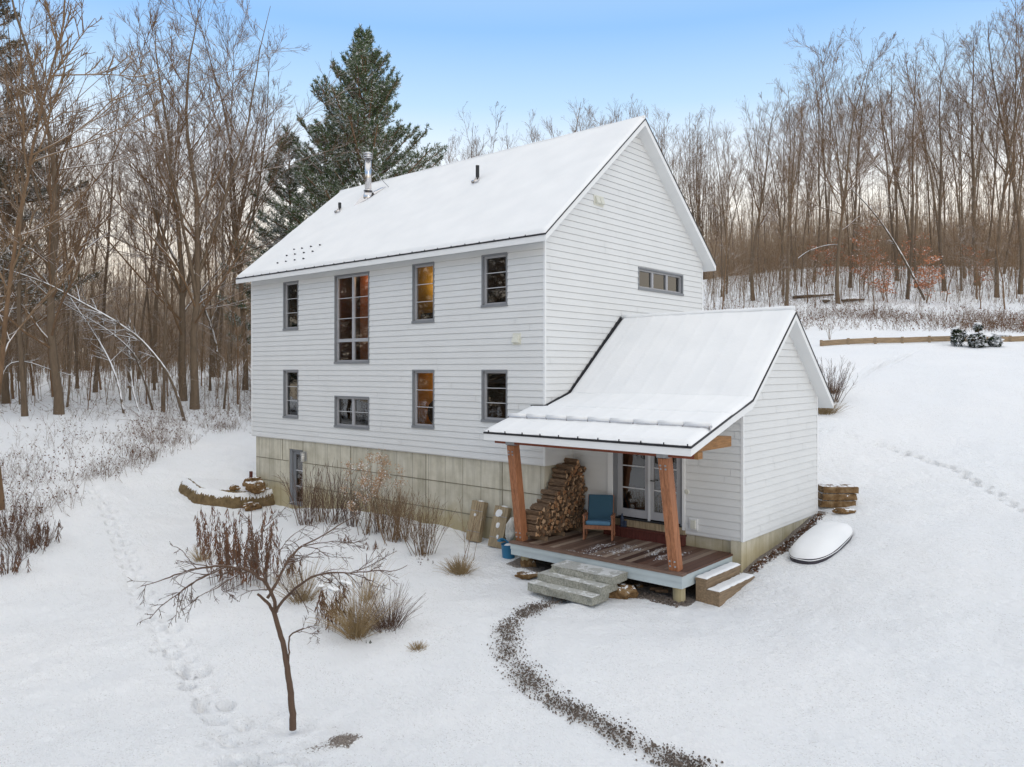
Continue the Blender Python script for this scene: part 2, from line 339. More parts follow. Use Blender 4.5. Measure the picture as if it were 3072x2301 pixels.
def height(x,y):
    x=np.asarray(x,float);y=np.asarray(y,float);z=base_h(x,y)
    # raised lawn behind the bank left of the house
    d,s,t=seg_dist(x,y,WALL);sgn=np.where(s>0,1,-1)*d
    fade=ss(3.2,.4,d)*ss(0,1.4,t)
    up=ss(-.02,.10,sgn)
    z=z+fade*np.where(sgn>0,up*.30,0)-fade*np.where(sgn<=.0,.14*(1-up),0)
    z=z+.035*snoise(x,y,.9,1)+.018*snoise(x,y,2.6,2)
    # under house and porch
    m=((x>-11.85)&(x<-.2)&(y>.25)&(y<7.1))|((x>-.5)&(x<3.9)&(y>1.3)&(y<4.8));z=np.where(m,-2.3,z)
    m=((x>0.1)&(x<3.85)&(y>-.85)&(y<1.35));z=np.where(m,np.minimum(z,-2.05),z)
    return z
def hh(x,y):return float(height(np.array([x]),np.array([y]))[0])
def ray(u,v):return AX*(u-CU)/FO+AY-AZ*(v-CV)/FO
def gp(u,v,y0=6.,y1=120.):
    r=ray(u,v);t=np.concatenate([np.arange(y0,40,.1),np.arange(40,y1,.5)]);p=CAM[None]+t[:,None]*r
    h=height(p[:,0],p[:,1]);b=np.nonzero(p[:,2]<h)[0]
    if len(b)==0:i=len(t)-1
    else:i=b[0]
    if i==0:return Vector((p[0,0],p[0,1],h[0]))
    lo,hi=t[i-1],t[i]
    for _ in range(8):
        m=(lo+hi)/2;q=CAM+m*r
        if q[2]<hh(q[0],q[1]):hi=m
        else:lo=m
    q=CAM+hi*r;return Vector((q[0],q[1],hh(q[0],q[1])))
def at(u,v,Y):return Vector(CAM+ray(u,v)*Y)
def cB(x,y):return 1400+x/2.212,1650+y/2.212
def D(x,y):return x*1.3888,y*1.3888
PATH=np.array([gp(*cB(*p))[:2] for p in [(600,320),(450,370),(340,440),(255,530),(262,620),(310,720),(380,820),(500,920),(650,1010),(800,1090),(950,1180),(1100,1270),(1300,1350),(1450,1410),(1650,1500)]])
TR1=np.array([gp(*D(*p))[:2] for p in [(200,1045),(235,1100),(272,1190),(310,1290),(352,1350),(400,1425),(440,1490),(485,1545),(525,1600)]])
TR1b=np.array([gp(*D(*p))[:2] for p in [(345,1400),(400,1450),(425,1500),(480,1580),(500,1600)]])
TR2=np.array([gp(*D(*p))[:2] for p in [(1770,930),(1860,948),(1960,980),(2060,1012),(2150,1065),(2212,1105)]])
TR3=np.array([gp(*D(*p))[:2] for p in [(1790,800),(1890,797),(1930,780),(1975,768),(2060,765)]])
TR4=np.array([gp(*D(*p))[:2] for p in [(500,1635),(560,1650),(640,1652),(700,1640)]])
def resample(PL,step):
    d=np.r_[0,np.cumsum(np.hypot(*np.diff(PL,axis=0).T))];s=np.arange(0,d[-1],step);return np.stack([np.interp(s,d,PL[:,0]),np.interp(s,d,PL[:,1])],1)
PRINTS=[]
for PL,st,off,dep,rad in ((TR1,.34,.10,.13,.125),(TR1b,.44,.05,.11,.115),(TR2,.26,.05,.11,.09),(TR3,.4,.08,.10,.12),(TR4,.27,.07,.12,.13)):
    q=resample(PL,st)
    for i in range(len(q)):
        t=q[min(i+1,len(q)-1)]-q[max(i-1,0)];t=t/np.hypot(*t);n=np.array([-t[1],t[0]]);PRINTS.append((*(q[i]+n*off*(1 if i%2 else -1)+RNG.normal(0,.035,2)),t[0],t[1],dep*RNG.uniform(.5,1.3),rad*RNG.uniform(.8,1.2)))
for _ in range(14):
    u,v=RNG.uniform(500,1050),RNG.uniform(2200,2300);p=gp(u,v);a=RNG.uniform(0,6.28);PRINTS.append((p.x,p.y,math.cos(a),math.sin(a),RNG.uniform(.02,.06),RNG.uniform(.05,.09)))
for _ in range(60):
    u,v=RNG.uniform(1900,3050),RNG.uniform(1350,2250);p=gp(u,v);a=RNG.uniform(0,6.28);PRINTS.append((p.x,p.y,math.cos(a),math.sin(a),RNG.uniform(.008,.025),RNG.uniform(.06,.12)))
def axis(lo,hi,a,b,st,g=1.14):
    c=list(np.arange(a,b,st));s=st;x=a
    while x>lo:s=min(s*g,9);x-=s;c.insert(0,x)
    s=st;x=c[-1]
    while x<hi:s=min(s*g,9);x+=s;c.append(x)
    return np.array(c)
gx=axis(-420,320,-16,12.5,.055);gy=axis(-320,420,-12.5,9.5,.055)
GX,GY=np.meshgrid(gx,gy);GZ=height(GX,GY);dirt_shade=np.zeros_like(GX)
_f=RNG.normal(size=GX.shape)
def blur(a,k):
    for ax in (0,1):
        c=np.cumsum(np.pad(a,[(k+1,k) if i==ax else (0,0) for i in (0,1)],mode='wrap'),axis=ax);n_=a.shape[ax]
        a=(np.take(c,np.arange(2*k+1,2*k+1+n_),axis=ax)-np.take(c,np.arange(0,n_),axis=ax))/(2*k+1)
    return a
_m=blur(_f,1);_m/=_m.std();_g=blur(blur(_f,3),3);_g/=_g.std();_amp=ss(-1.,1.2,snoise(GX,GY,.5,33))
_near=((GX>-18)&(GX<14)&(GY>-14)&(GY<11))
_near&=~(seg_dist(GX,GY,TR1)[0]<.4);GZ+=np.where(_near,.0035*_m*(.4+_amp)+.011*_g*(.35+.8*_amp),0)
def patch(cx,cy,r):
    i0,i1=np.searchsorted(gx,[cx-r,cx+r]);j0,j1=np.searchsorted(gy,[cy-r,cy+r]);return slice(j0,j1+1),slice(i0,i1+1)
for cx,cy,tx,ty,dep,rad in PRINTS:
    s=patch(cx,cy,rad*3);dx=GX[s]-cx;dy=GY[s]-cy;a=(dx*tx+dy*ty)/(rad*1.35);b=(-dx*ty+dy*tx)/(rad*.72);q=np.sqrt(a*a+b*b)
    GZ[s]+=-dep*ss(1.15,.65,q)+dep*.14*ss(1.7,1.3,q)*ss(.9,1.3,q);dirt_shade[s]=np.maximum(dirt_shade[s],.36*ss(1.0,.2,q)*(dep/.13))  # prints greyed: shade painted into the hollows, plus dirt showing on the right trail
for PL,wd,dep in ((TR1,.30,.035),(TR2,.16,.03),(TR3,.15,.02)):
    d,_,_=seg_dist(GX,GY,PL);GZ-=dep*ss(wd,wd*.3,d)
d,_,_=seg_dist(GX,GY,PATH);wob=.14*snoise(GX,GY,3,5);pm=ss(.34,.02,d+wob*.7);dirt_shade=np.maximum(dirt_shade,pm*(.36+.15*snoise(GX,GY,4.,15)));GZ-=.05*ss(.50,.15,d+wob*.4)
d2,s2,_=seg_dist(GX,GY,WALL);sg=np.where(s2>0,1,-1)*d2
# bare strip along the ell foundation, bare soil under the porch, scuff lower left
m=ss(.30,.05,np.abs(GX-4.22)+.1*snoise(GX,GY,6,3))*((GY>1)&(GY<5.2));dirt_shade=np.maximum(dirt_shade,m*1.1)
m=((GX>-.3)&(GX<4.0)&(GY>-1.1)&(GY<1.4));dirt_shade=np.where(m,np.maximum(dirt_shade,ss(-1.1,-.8,GY)*1.3),dirt_shade)
p=gp(*D(722,1598));d=np.hypot(GX-p.x,GY-p.y);dirt_shade=np.maximum(dirt_shade,ss(.42,.05,d+.15*snoise(GX,GY,6,9))*.95)
_g=gp(*(400+880/1.839,1400+1440/1.839));GZ-=.06*ss(.32,.06,np.hypot(GX-_g.x,GY-_g.y))-.015*ss(.5,.35,np.hypot(GX-_g.x,GY-_g.y))*ss(.2,.35,np.hypot(GX-_g.x,GY-_g.y))
b=NB('snowy_ground')
at_=b.n('ShaderNodeAttribute',attribute_name='dirt_shade');n1=b.noise(26,5,.7);n2=b.noise(6,4,.65);n3=b.noise(55,3,.6)
big=b.noise(.35,3,.5)
snowc=b.ramp(big,[(.3,(.86,.88,.905)),(.7,(.90,.91,.925))])
dc=b.ramp(n3,[(.32,(.045,.035,.028)),(.5,(.16,.125,.10)),(.68,(.34,.29,.25))])
msk=b.math('ADD',b.math('MULTIPLY',at_.outputs['Fac'],.42),b.math('ADD',b.math('MULTIPLY',n1,.62),b.math('MULTIPLY',n2,.38)))
mr=b.n('ShaderNodeMapRange');b.l(msk,mr.inputs[0]);mr.inputs[1].default_value=.70;mr.inputs[2].default_value=.76
snowc=b.mix(b.math('MULTIPLY',b.math('MINIMUM',at_.outputs['Fac'],1.),.30),snowc,(.50,.47,.44));c=b.mix(b.math('MULTIPLY',mr.outputs[0],.92),snowc,dc)
# sparse grass tips poking through
w1=b.noise(34,3,.7);w2=b.noise(.8,4,.6);tip=b.math('MULTIPLY',b.math('GREATER_THAN',w1,.62),b.math('GREATER_THAN',w2,.47))
c=b.mix(b.math('MULTIPLY',tip,.42),c,(.34,.32,.29))
b.col(c);b.b.inputs['Roughness'].default_value=.9
hgt=b.math('ADD',b.math('MULTIPLY',b.noise(7,5,.62,stretch=(1,1.7,1)),1.),b.math('MULTIPLY',n1,.45));b.bump(hgt,1.,.07)
ny,nx=GX.shape;ii=np.arange(ny*nx).reshape(ny,nx)
F=np.stack([ii[:-1,:-1],ii[:-1,1:],ii[1:,1:],ii[1:,:-1]],-1).reshape(-1,4)
g=mesh_np('snowy_ground',np.stack([GX,GY,GZ],-1).reshape(-1,3),F,b.m,None,True,{'dirt_shade':dirt_shade.ravel()});tag(g,kind='structure')
# ------------------------------------------------------------ house
house=empty('house',(-6,3.7,-2.0),'white clapboard house with snowy steep roof, tall concrete foundation and porch wing','house');HP=house
def hpart(mb,name,mat,parent=None,smooth=False,bevel=0):
    # geometry in world coords; keep it through the parent chain
    o=mb.build(name,mat,parent or HP,smooth,bevel)
    if parent is None:o.location=-Vector(HP.location)
    return o
LH,WH,EX=12.07,7.37,.15
def siding(mb,O,U,Nn,zmin,zmax,lim,opens,corner=.0,breaks=(),rnd=None,rows=True):
    O=np.array(O,float);U=np.array(U,float);Nn=np.array(Nn,float);Z=np.array([0,0,1.])
    fl=np.dot(np.cross(U,Z),Nn)<0
    def quad(a,b,c,d):mb.add([a,b,c,d],[(3,2,1,0) if fl else (0,1,2,3)])
    k0=math.floor(zmin/EX+1e-6);k1=math.ceil(zmax/EX)
    rows_=[(k*EX,(k+1)*EX) for k in range(k0,k1)] if rows else [(zmin,zmax)]
    for z0,z1 in rows_:
        zb=sorted({z0 if rows else zmin,z1 if rows else zmax}|({z0+.0070} if rows else set())|{z for o in opens for z in o[2:] if z0<z<z1}|{z for z in breaks if z0<z<z1})
        joint=rnd.uniform(*lim(max(z0,zmin)+.001)) if rnd and rnd.random()<.95 else None
        for a,c in zip(zb[:-1],zb[1:]):
            a2,c2=max(a,zmin),min(c,zmax)
            if c2-a2<1e-4:continue
            zm=(a2+c2)/2;la,lc=lim(a2),lim(c2)
            if la[1]-la[0]<.01 and lc[1]-lc[0]<.01:continue
            cuts=sorted([(o[0],o[1]) for o in opens if o[2]<zm<o[3]])
            if rows and joint and a>=z0+.0065 and not any(o[0]-.02<joint<o[1]+.02 for o in opens):cuts=sorted(cuts+[(joint-.004,joint+.004)]+([(joint+3.66-.004,joint+3.66+.004)] if not any(o[0]-.02<joint+3.66<o[1]+.02 for o in opens) and joint+3.66<lim(a2)[1] else [])+([(joint-3.66-.004,joint-3.66+.004)] if not any(o[0]-.02<joint-3.66<o[1]+.02 for o in opens) and joint-3.66>lim(a2)[0] else []))
            iv=[];s=None
            for o in cuts:iv.append((s,o[0]));s=o[1]
            iv.append((s,None))
            def off(z):
                if not rows:return 0.
                return .0 if (a<z0+.0065) else .026-.016*(z-z0)/EX
            for s0,s1 in iv:
                A0=la[0] if s0 is None else max(s0,la[0]);A1=la[1] if s1 is None else min(s1,la[1]);B0=lc[0] if s0 is None else max(s0,lc[0]);B1=lc[1] if s1 is None else min(s1,lc[1])
                if A1<=A0 and B1<=B0:continue
                A1=max(A1,A0);B1=max(B1,B0);oa,oc=off(a2),off(c2)
                P=lambda s,z,o:O+U*s+Z*z+Nn*o
                quad(P(A0,a2,oa),P(A1,a2,oa),P(B1,c2,oc),P(B0,c2,oc))
                if rows and abs(a-(z0+.0070))<1e-6:quad(P(A0,a2,0),P(A1,a2,0),P(A1,a2,oa),P(A0,a2,oa))
# windows on front: s = x+LH from left
WIN=[dict(x=(-10.25,-9.45),z=(3.34,4.80),rows=3,cols=1,room='room_dark',t='plain'),
     dict(x=(-7.65,-6.09),z=(2.31,4.80),rows=3,cols=2,room='room_red',t='tall'),
     dict(x=(-4.34,-3.52),z=(3.33,4.83),rows=3,cols=1,room='room_olive',t='lit'),
     dict(x=(-1.89,-1.08),z=(3.61,4.83),rows=3,cols=1,room='room_dark',t='plain'),
     dict(x=(-10.25,-9.45),z=(.66,2.12),rows=3,cols=1,room='room_dark',t='through'),
     dict(x=(-7.65,-6.09),z=(.50,1.38),rows=2,cols=2,room='room_dark',t='plain'),
     dict(x=(-4.34,-3.52),z=(.65,2.12),rows=3,cols=1,room='room_orange',t='lit2'),
     dict(x=(-1.89,-1.08),z=(.91,2.12),rows=3,cols=1,room='room_dark',t='plain')]
opf=[(w_['x'][0]+LH,w_['x'][1]+LH,*w_['z']) for w_ in WIN]
rr=random.Random(3);ZW=5.22
pk=lambda z:(max(0,(z-5.39)/.846),WH-max(0,(z-5.39)/.846))
RS=.846
def mainlim(z): # gable clip below the roof plane
    d=max(0,(z-5.24)/RS);return (d,WH-d)
mb=MB();siding(mb,(-LH,0,0),(1,0,0),(0,-1,0),0,ZW,lambda z:(0.0,LH-.0),opf,rnd=rr)
gop=[(3.856,6.222,4.217,4.785)]
mb2=mb;siding(mb2,(0,0,0),(0,1,0),(1,0,0),0,8.3,mainlim,gop,rnd=rr,breaks=(5.24,))
siding(mb2,(-LH,0,0),(0,1,0),(-1,0,0),0,8.3,mainlim,[],rnd=rr,breaks=(5.24,))
siding(mb2,(-LH,WH,0),(1,0,0),(0,1,0),0,ZW,lambda z:(0,LH),[(LH-10.25-.0,LH-9.45,.3,2.3)],rnd=rr) if False else siding(mb2,(0,WH,0),(-1,0,0),(0,1,0),0,ZW,lambda z:(0,LH),[(9.3,10.5,.5,2.4)],rnd=rr)
# backing skins
siding(mb,(-LH,-.0005,0),(1,0,0),(0,-1,0),-.02,ZW,lambda z:(0,LH),opf,rows=False)
siding(mb,(0.0005,0,0),(0,1,0),(1,0,0),-.02,8.3,mainlim,gop,rows=False,breaks=(5.24,))
siding(mb,(-LH-.0005,0,0),(0,1,0),(-1,0,0),-.02,8.3,mainlim,[],rows=False,breaks=(5.24,))
siding(mb,(0,WH+.0005,0),(-1,0,0),(0,1,0),-.02,ZW,lambda z:(0,LH),[(9.3,10.5,.5,2.4)],rows=False)
mb.add([(-LH,0,0),(0,0,0),(0,WH,0),(-LH,WH,0)],[(0,3,2,1)])
wall=hpart(mb,'wall',M['siding'])
# wing
EY0,EY1,XE=1.04,5.07,4.138;EB=-1.26;ERY=3.05;ERZ=3.36;KY,KZ=.86,1.545;VY,VZ=-1.61,.83
def ell_under(y):
    if y>ERY:return ERZ-.846*(y-ERY)
    if y>KY:return ERZ-.831*(ERY-y)
    return VZ+.288*(y-VY)
def elllim(z): # on gable end, s=y-EY0
    T=.13;zt=z+T
    a=0. if zt<ell_under(EY0) else (ERY-(ERZ-zt)/.831-EY0)
    c=(EY1-EY0) if zt<ell_under(EY1) else (ERY+(ERZ-zt)/.846-EY0)
    return (a,max(a,c))
def elllim(z,T=.13,_e=ell_under):
    zt=z+T;lo,hi=0.,EY1-EY0
    if zt>_e(EY0):lo=ERY-(ERZ-zt)/.831-EY0
    if zt>_e(EY1):hi=ERY+(ERZ-zt)/.846-EY0
    return (lo,max(lo,hi))
bk=(ell_under(EY0)-.13,ell_under(EY1)-.13)
mb=MB();dop=[(1.13,2.84,-1.12,1.0)]
siding(mb,(XE,EY0,0),(0,1,0),(1,0,0),EB,ERZ-.14,elllim,[],rnd=rr,breaks=bk)
siding(mb,(0,EY0,0),(1,0,0),(0,-1,0),EB,1.48,lambda z:(0,XE),dop,rnd=rr)
siding(mb,(XE,EY1,0),(-1,0,0),(0,1,0),EB,1.5,lambda z:(0,XE),[],rnd=rr)
siding(mb,(XE+.0005,EY0,0),(0,1,0),(1,0,0),EB-.02,ERZ-.14,elllim,[],rows=False,breaks=bk)
siding(mb,(0,EY0-.0005,0),(1,0,0),(0,-1,0),EB-.02,1.48,lambda z:(0,XE),dop,rows=False)
siding(mb,(XE,EY1+.0005,0),(-1,0,0),(0,1,0),EB-.02,1.5,lambda z:(0,XE),[],rows=False)
mb.add([(0,EY0,EB),(XE,EY0,EB),(XE,EY1,EB),(0,EY1,EB)],[(0,3,2,1)])
hpart(mb,'wing_wall',M['siding'])
# corner boards
mb=MB()
for x,y,z0,z1 in ((0,0,-.0,5.05),(-LH,0,0,5.05),(0,WH,0,5.05),(-LH,WH,0,5.05),(XE,EY0,EB,1.28),(XE,EY1,EB,1.5)):
    mb=MB();mb.box(x-.022,x+.028,y-.028,y+.022,z0-.004,z1);hpart(mb,'corner_trim',M['trim'])
mb=MB();mb.box(1.0,1.13,EY0-.05,EY0+.02,-1.2,1.2);hpart(mb,'door_trim',M['trim']);mb=MB();mb.box(2.84,2.90,EY0-.045,EY0+.02,-1.2,1.2);hpart(mb,'door_trim',M['trim'])
# foundation (inset 4 cm), with the basement door opening
mb=MB()
def found(O,U,Nn,L0,z0,z1,opens,br=()):siding(mb,O,U,Nn,z0,z1,lambda z:(0,L0),opens,rows=False,breaks=br)
i=.05
found((-LH+i+.1,i,0),(1,0,0),(0,-1,0),LH-2*i-.1,-2.6,0,[(-10.065+LH-i-.1,-9.33+LH-i-.1,-2.0,-.3)])
found((-i,i,0),(0,1,0),(1,0,0),WH-2*i,-2.6,0,[]);found((-LH+i+.1,i,0),(0,1,0),(-1,0,0),WH-2*i,-2.6,0,[]);found((-i,WH-i,0),(-1,0,0),(0,1,0),LH-2*i,-2.6,0,[])
found((0,EY0+.03,0),(1,0,0),(0,-1,0),XE-.03,-2.6,EB,[]);found((XE-.03,EY0+.03,0),(0,1,0),(1,0,0),EY1-EY0-.06,-2.6,EB,[]);found((XE-.03,EY1-.03,0),(-1,0,0),(0,1,0),XE,-2.6,EB,[])
mb.box(XE-.22,XE-.001,EY0-.05,EY0+.029,-2.6,EB-.003)
# door reveals
x0,x1=-10.065,-9.33
mb.add([(x0,i,-2),(x0,i+.22,-2),(x0,i+.22,-.3),(x0,i,-.3)],[(0,1,2,3)]);mb.add([(x1,i,-2),(x1,i+.22,-2),(x1,i+.22,-.3),(x1,i,-.3)],[(3,2,1,0)]);mb.add([(x0,i,-.3),(x1,i,-.3),(x1,i+.22,-.3),(x0,i+.22,-.3)],[(0,1,2,3)])
fnd=hpart(mb,'foundation',M['concrete'])
mb=MB()  # form seams: thin raised fins and grooves
for z in (-.675,-1.37):
    mb.box(-LH+.16,-10.07,.041,.0495,z-.009,z+.009);mb.box(-9.32,-.06,.041,.0495,z-.009,z+.009)
for x in (-10.4,-9.33+.02,-7.0,-3.9,-1.3):mb.box(x-.009,x+.009,.042,.0495,-.66 if x<-9 else -1.36,-.01)
hpart(mb,'form_seam',simple('dark_form_seam',(.20,.185,.14),.9,.3,8))
# roofs: deck slab, fascia, dark metal edge, snow
def slab(mb,prof,x0,x1,th):
    """prof list of (y,z) top line; vertical thickness th"""
    n=len(prof)
    for a,b_ in zip(prof[:-1],prof[1:]):
        mb.add([(x0,a[0],a[1]),(x1,a[0],a[1]),(x1,b_[0],b_[1]),(x0,b_[0],b_[1])],[(0,1,2,3)])
        mb.add([(x0,a[0],a[1]-th),(x1,a[0],a[1]-th),(x1,b_[0],b_[1]-th),(x0,b_[0],b_[1]-th)],[(3,2,1,0)])
        for x,fl in ((x0,0),(x1,1)):
            q=[(x,a[0],a[1]-th),(x,b_[0],b_[1]-th),(x,b_[0],b_[1]),(x,a[0],a[1])];mb.add(q,[(0,1,2,3) if fl else (3,2,1,0)])
    for (y,z),fl in ((prof[0],0),(prof[-1],1)):
        mb.add([(x0,y,z-th),(x1,y,z-th),(x1,y,z),(x0,y,z)],[(0,1,2,3) if not fl else (3,2,1,0)])
MAINP=[(-.385,5.05),(3.69,8.50),(7.62,5.175)]
ELLP=[(VY,VZ-.01),(KY,KZ-.01),(ERY,ERZ-.01),(5.39,1.37)]
def snow_roof(name,prof,x0,x1,th,par,seed,clip=None,ridge=True,dips=()):
    vb=VB()
    for k,(a,b_) in enumerate(zip(prof[:-1],prof[1:])):
        Ls=math.hypot(b_[0]-a[0],b_[1]-a[1]);ns=int(Ls/.05);nx_=int((x1-x0)/.05)
        s=np.linspace(0,1,ns);x=np.linspace(x0,x1,nx_);S,X=np.meshgrid(s,x)
        y=a[0]+(b_[0]-a[0])*S;z=a[1]+(b_[1]-a[1])*S
        n_=np.array([-(b_[1]-a[1]),(b_[0]-a[0])])/Ls
        e=np.full(S.shape,1e9)
        if k==0:e=np.minimum(e,S*Ls)
        if k==len(prof)-2:e=np.minimum(e,(1-S)*Ls)
        e=np.minimum(e,np.minimum(X-x0,x1-X)*1.2)
        T=th*ss(-.02,.09,e)+.004
        T=T+.006*snoise(X,S*Ls,5,seed)+.007*snoise(X,S*Ls,1.3,seed+1)*ss(0,.3,e)
        e2=S*Ls if k==0 else (1-S)*Ls if k==len(prof)-2 else 9+0*S
        T=np.where(e2<.06,T*(.82+.22*snoise(X,S,17,seed+4)),T)
        for (dx,dy,rad) in dips:
            q=np.hypot(X-dx,y-dy);T=T*(1-ss(rad,rad*.5,q))
        T=T+(.045 if seed>20 else .012)*(np.clip(np.cos((X-x0)*2*math.pi/.46),.8,1)-.8)
        T=np.maximum(T,.003)
        P=np.stack([X,y+n_[0]*T,z+n_[1]*T],-1)
        if clip is not None:
            pass
        i_=np.arange(nx_*ns).reshape(nx_,ns);Fq=np.stack([i_[:-1,:-1],i_[1:,:-1],i_[1:,1:],i_[:-1,1:]],-1).reshape(-1,4);vb.add(P.reshape(-1,3),Fq)
        # skirt
        for edge in (i_[0],i_[-1],i_[:,0],i_[:,-1]):
            Q=P.reshape(-1,3)[edge];Q2=Q.copy();T2=np.abs(0)+0
            base=np.stack([X,y,z],-1).reshape(-1,3)[edge];m=len(edge);V=np.concatenate([Q,base]);j=np.arange(m-1);vb.add(V,np.stack([j,j+1,m+j+1,m+j],-1))
    o=vb.build(name,M['snow'],par,True);o.location=(0,0,0);return o
mb=MB();slab(mb,[(y,z-.012) for y,z in MAINP],-LH-.33,.33,.15);roof=hpart(mb,'roof',M['trim'])
mb=MB();slab(mb,[(MAINP[0][0]-.012,MAINP[0][1]+.0),(3.69,8.512),(MAINP[2][0]+.012,MAINP[2][1]+.0)],-LH-.345,.345,.028);o=mb.build('metal_edge',M['darkmetal'],roof)
guards=[(-10.48,-.05),(-10.04,-.04),(-9.57,-.04),(-9.12,-.04),(-10.46,.26),(-10.01,.26),(-9.54,.26),(-9.07,.25),(-10.45,.52),(-10.01,.51),(-9.55,.52),(-9.07,.51)]
o=snow_roof('roof_snow',[(-.375,5.058),(3.69,8.505),(7.61,5.18)],-LH-.325,.325,.062,roof,11)
for k in range(27):
    x=-LH-.2+k*.463
    mb=MB();mb.box(x-.006,x+.006,-.401,-.38,5.03,5.08);mb.build('seam_cap',M['darkmetal'],roof)
for x,y in guards:
    z=5.05+RS*(y+.385);m_=MB();m_.add([(x-.05,y-.02,z+.055),(x+.05,y-.02,z+.055),(x+.035,y-.045,z+.105),(x-.035,y-.045,z+.105),(x-.05,y+.03,z+.06),(x+.05,y+.03,z+.06)],[(0,1,2,3),(3,2,5,4),(0,3,4),(1,5,2)]);m_.build('snow_guard',M['darkmetal'],roof)
# wing roof, cut around the main corner
mb=MB()
def ellslab(mb,x0f,x1,th,dz=0,grow=0):
    P_=[(y,z+dz) for y,z in ELLP]
    yc=0.0;zc=ell_under(0)-.01+dz
    slab(mb,[(P_[0][0]-grow,P_[0][1]-grow*.28),(yc-.035,zc)],-.33-grow,x1,th)
    slab(mb,[(yc-.035,zc),P_[1],P_[2],(P_[3][0]+grow,P_[3][1]-grow*.8)],.03,x1,th)
ellslab(mb,0,4.43,.15,-.012);wroof=hpart(mb,'wing_roof',M['trim'])
mb=MB();ellslab(mb,0,4.445,.026,0,.012);
mb.box(-.36,.03,-.05,-.028,1.27,1.33)
for a,b_ in (((.035,-.02,1.30),(.035,KY,1.57)),((.035,KY,1.57),(.035,ERY-.03,3.40))):mb.bar(a,b_,.04,.09)
mb.build('metal_edge',M['darkmetal'],wroof)
zc=ell_under(0)
snow_roof('wing_roof_snow',[(VY+.01,VZ),(-.04,zc-.005)],-.325,4.425,.06,wroof,21)
snow_roof('wing_roof_snow',[(-.1,zc-.04),(KY,KZ),(ERY,ERZ),(5.38,1.38)],.06,4.425,.06,wroof,31)
mb=MB();mb.tube([(.05+i_*.22,ERY+.01,ERZ+.075+.004*math.sin(i_*2.1)) for i_ in range(20)]+[(4.40,ERY+.01,ERZ+.07)],.055,8);mb.build('ridge_snow',M['snow'],wroof,True)
mb=MB();mb.tube([(-LH-.31+i_*.3,3.69,8.55+.004*math.sin(i_*1.7)) for i_ in range(42)]+[(.31,3.69,8.55)],.05,8);mb.build('ridge_snow',M['snow'],roof,True)
mb=MB();yb=-.90;zb=ell_under(yb)+.12
for k in range(9):
    mb.tube([(-.27+k*.525,yb,zb),(-.27+k*.525+.50,yb,zb)],.038,8)
sb=mb.build('snow_bar_snow',M['snow'],wroof,True)
mb=MB();mb.tube([(-.28,yb-.005,zb-.035),(4.46,yb-.005,zb-.035)],.022,8)
for k in range(10):mb.box(-.26+k*.52-.01,-.26+k*.52+.01,yb-.03,yb+.03,zb-.14,zb-.03)
mb.build('snow_bar',M['steel'],wroof)
for k in range(11):
    x=-.2+k*.457;mb=MB();mb.box(x-.006,x+.006,VY-.018,VY+.004,VZ-.03,VZ+.036);mb.build('seam_cap',M['darkmetal'],wroof)
# windows -------------------------------------------------
def room(x0,x1,y0,y1,z0,z1,mat,openback=False,left=None):
    m=MB();m.add([(x0,y0,z0),(x1,y0,z0),(x1,y1,z0),(x0,y1,z0),(x0,y0,z1),(x1,y0,z1),(x1,y1,z1),(x0,y1,z1)],[(0,1,2,3),(7,6,5,4),(1,5,6,2),(0,3,7,4)]+([] if openback else [(3,2,6,7)]));return m
def window(w_,face='front'):
    (x0,x1),(z0,z1)=w_['x'],w_['z']
    if face=='front':T=lambda s,d,z:(s,-d,z)      # d outwards
    else:T=lambda s,d,z:(d,s,z)
    def bx(m,s0,s1,d0,d1,a,c):
        p=[T(s,d,z) for z in (a,c) for s,d in ((s0,d0),(s1,d0),(s1,d1),(s0,d1))]
        q=[(0,3,2,1),(4,5,6,7),(0,1,5,4),(1,2,6,5),(2,3,7,6),(3,0,4,7)]
        if face=='front':q=[f[::-1] for f in q]
        m.add(p,q)
    f=MB();c=.04
    bx(f,x0-.001,x0+c,-.12,.03,z0,z1);bx(f,x1-c,x1+.001,-.12,.03,z0,z1);bx(f,x0+c,x1-c,-.12,.03,z1-c,z1);bx(f,x0-.01,x1+.01,-.12,.045,z0-.025,z0+c*.9)
    fr=hpart(f,'window',M['frame'])
    s=MB();mu=MB();a=.045
    cols=w_['cols'];pw=(x1-x0-2*c)/cols;lights=[]
    zt=z1-c;zb_=z0+c*.9
    bands=[(zb_,zt,w_['rows'])]
    if w_['t']=='tall':bands=[(zb_,zb_+.60,1),(zb_+.60,zt,3)]
    for b0,b1,rw in bands:
        for k in range(cols):
            p0=x0+c+k*pw;p1=p0+pw
            bx(s,p0,p0+a,-.10,-.035,b0,b1);bx(s,p1-a,p1,-.10,-.035,b0,b1);bx(s,p0+a,p1-a,-.10,-.035,b0,b0+a);bx(s,p0+a,p1-a,-.10,-.035,b1-a,b1)
            for j in range(1,rw):
                zz=b0+a+(b1-b0-2*a)*j/rw;mu=MB();bx(mu,p0+a,p1-a,-.072,-.05,zz-.007,zz+.007);mu.build('muntin',M['muntin'],fr)
            lights.append((p0+a,p1-a,b0+a,b1-a))
    s.build('sash',M['sash'],fr)
    for l0,l1,b0,b1 in lights:
        g_=MB();p=[T(l0,-.075,b0),T(l1,-.075,b0),T(l1,-.075,b1),T(l0,-.075,b1)];g_.add(p,[(0,1,2,3)]);g_.build('pane',M['glass'],fr)
    return fr
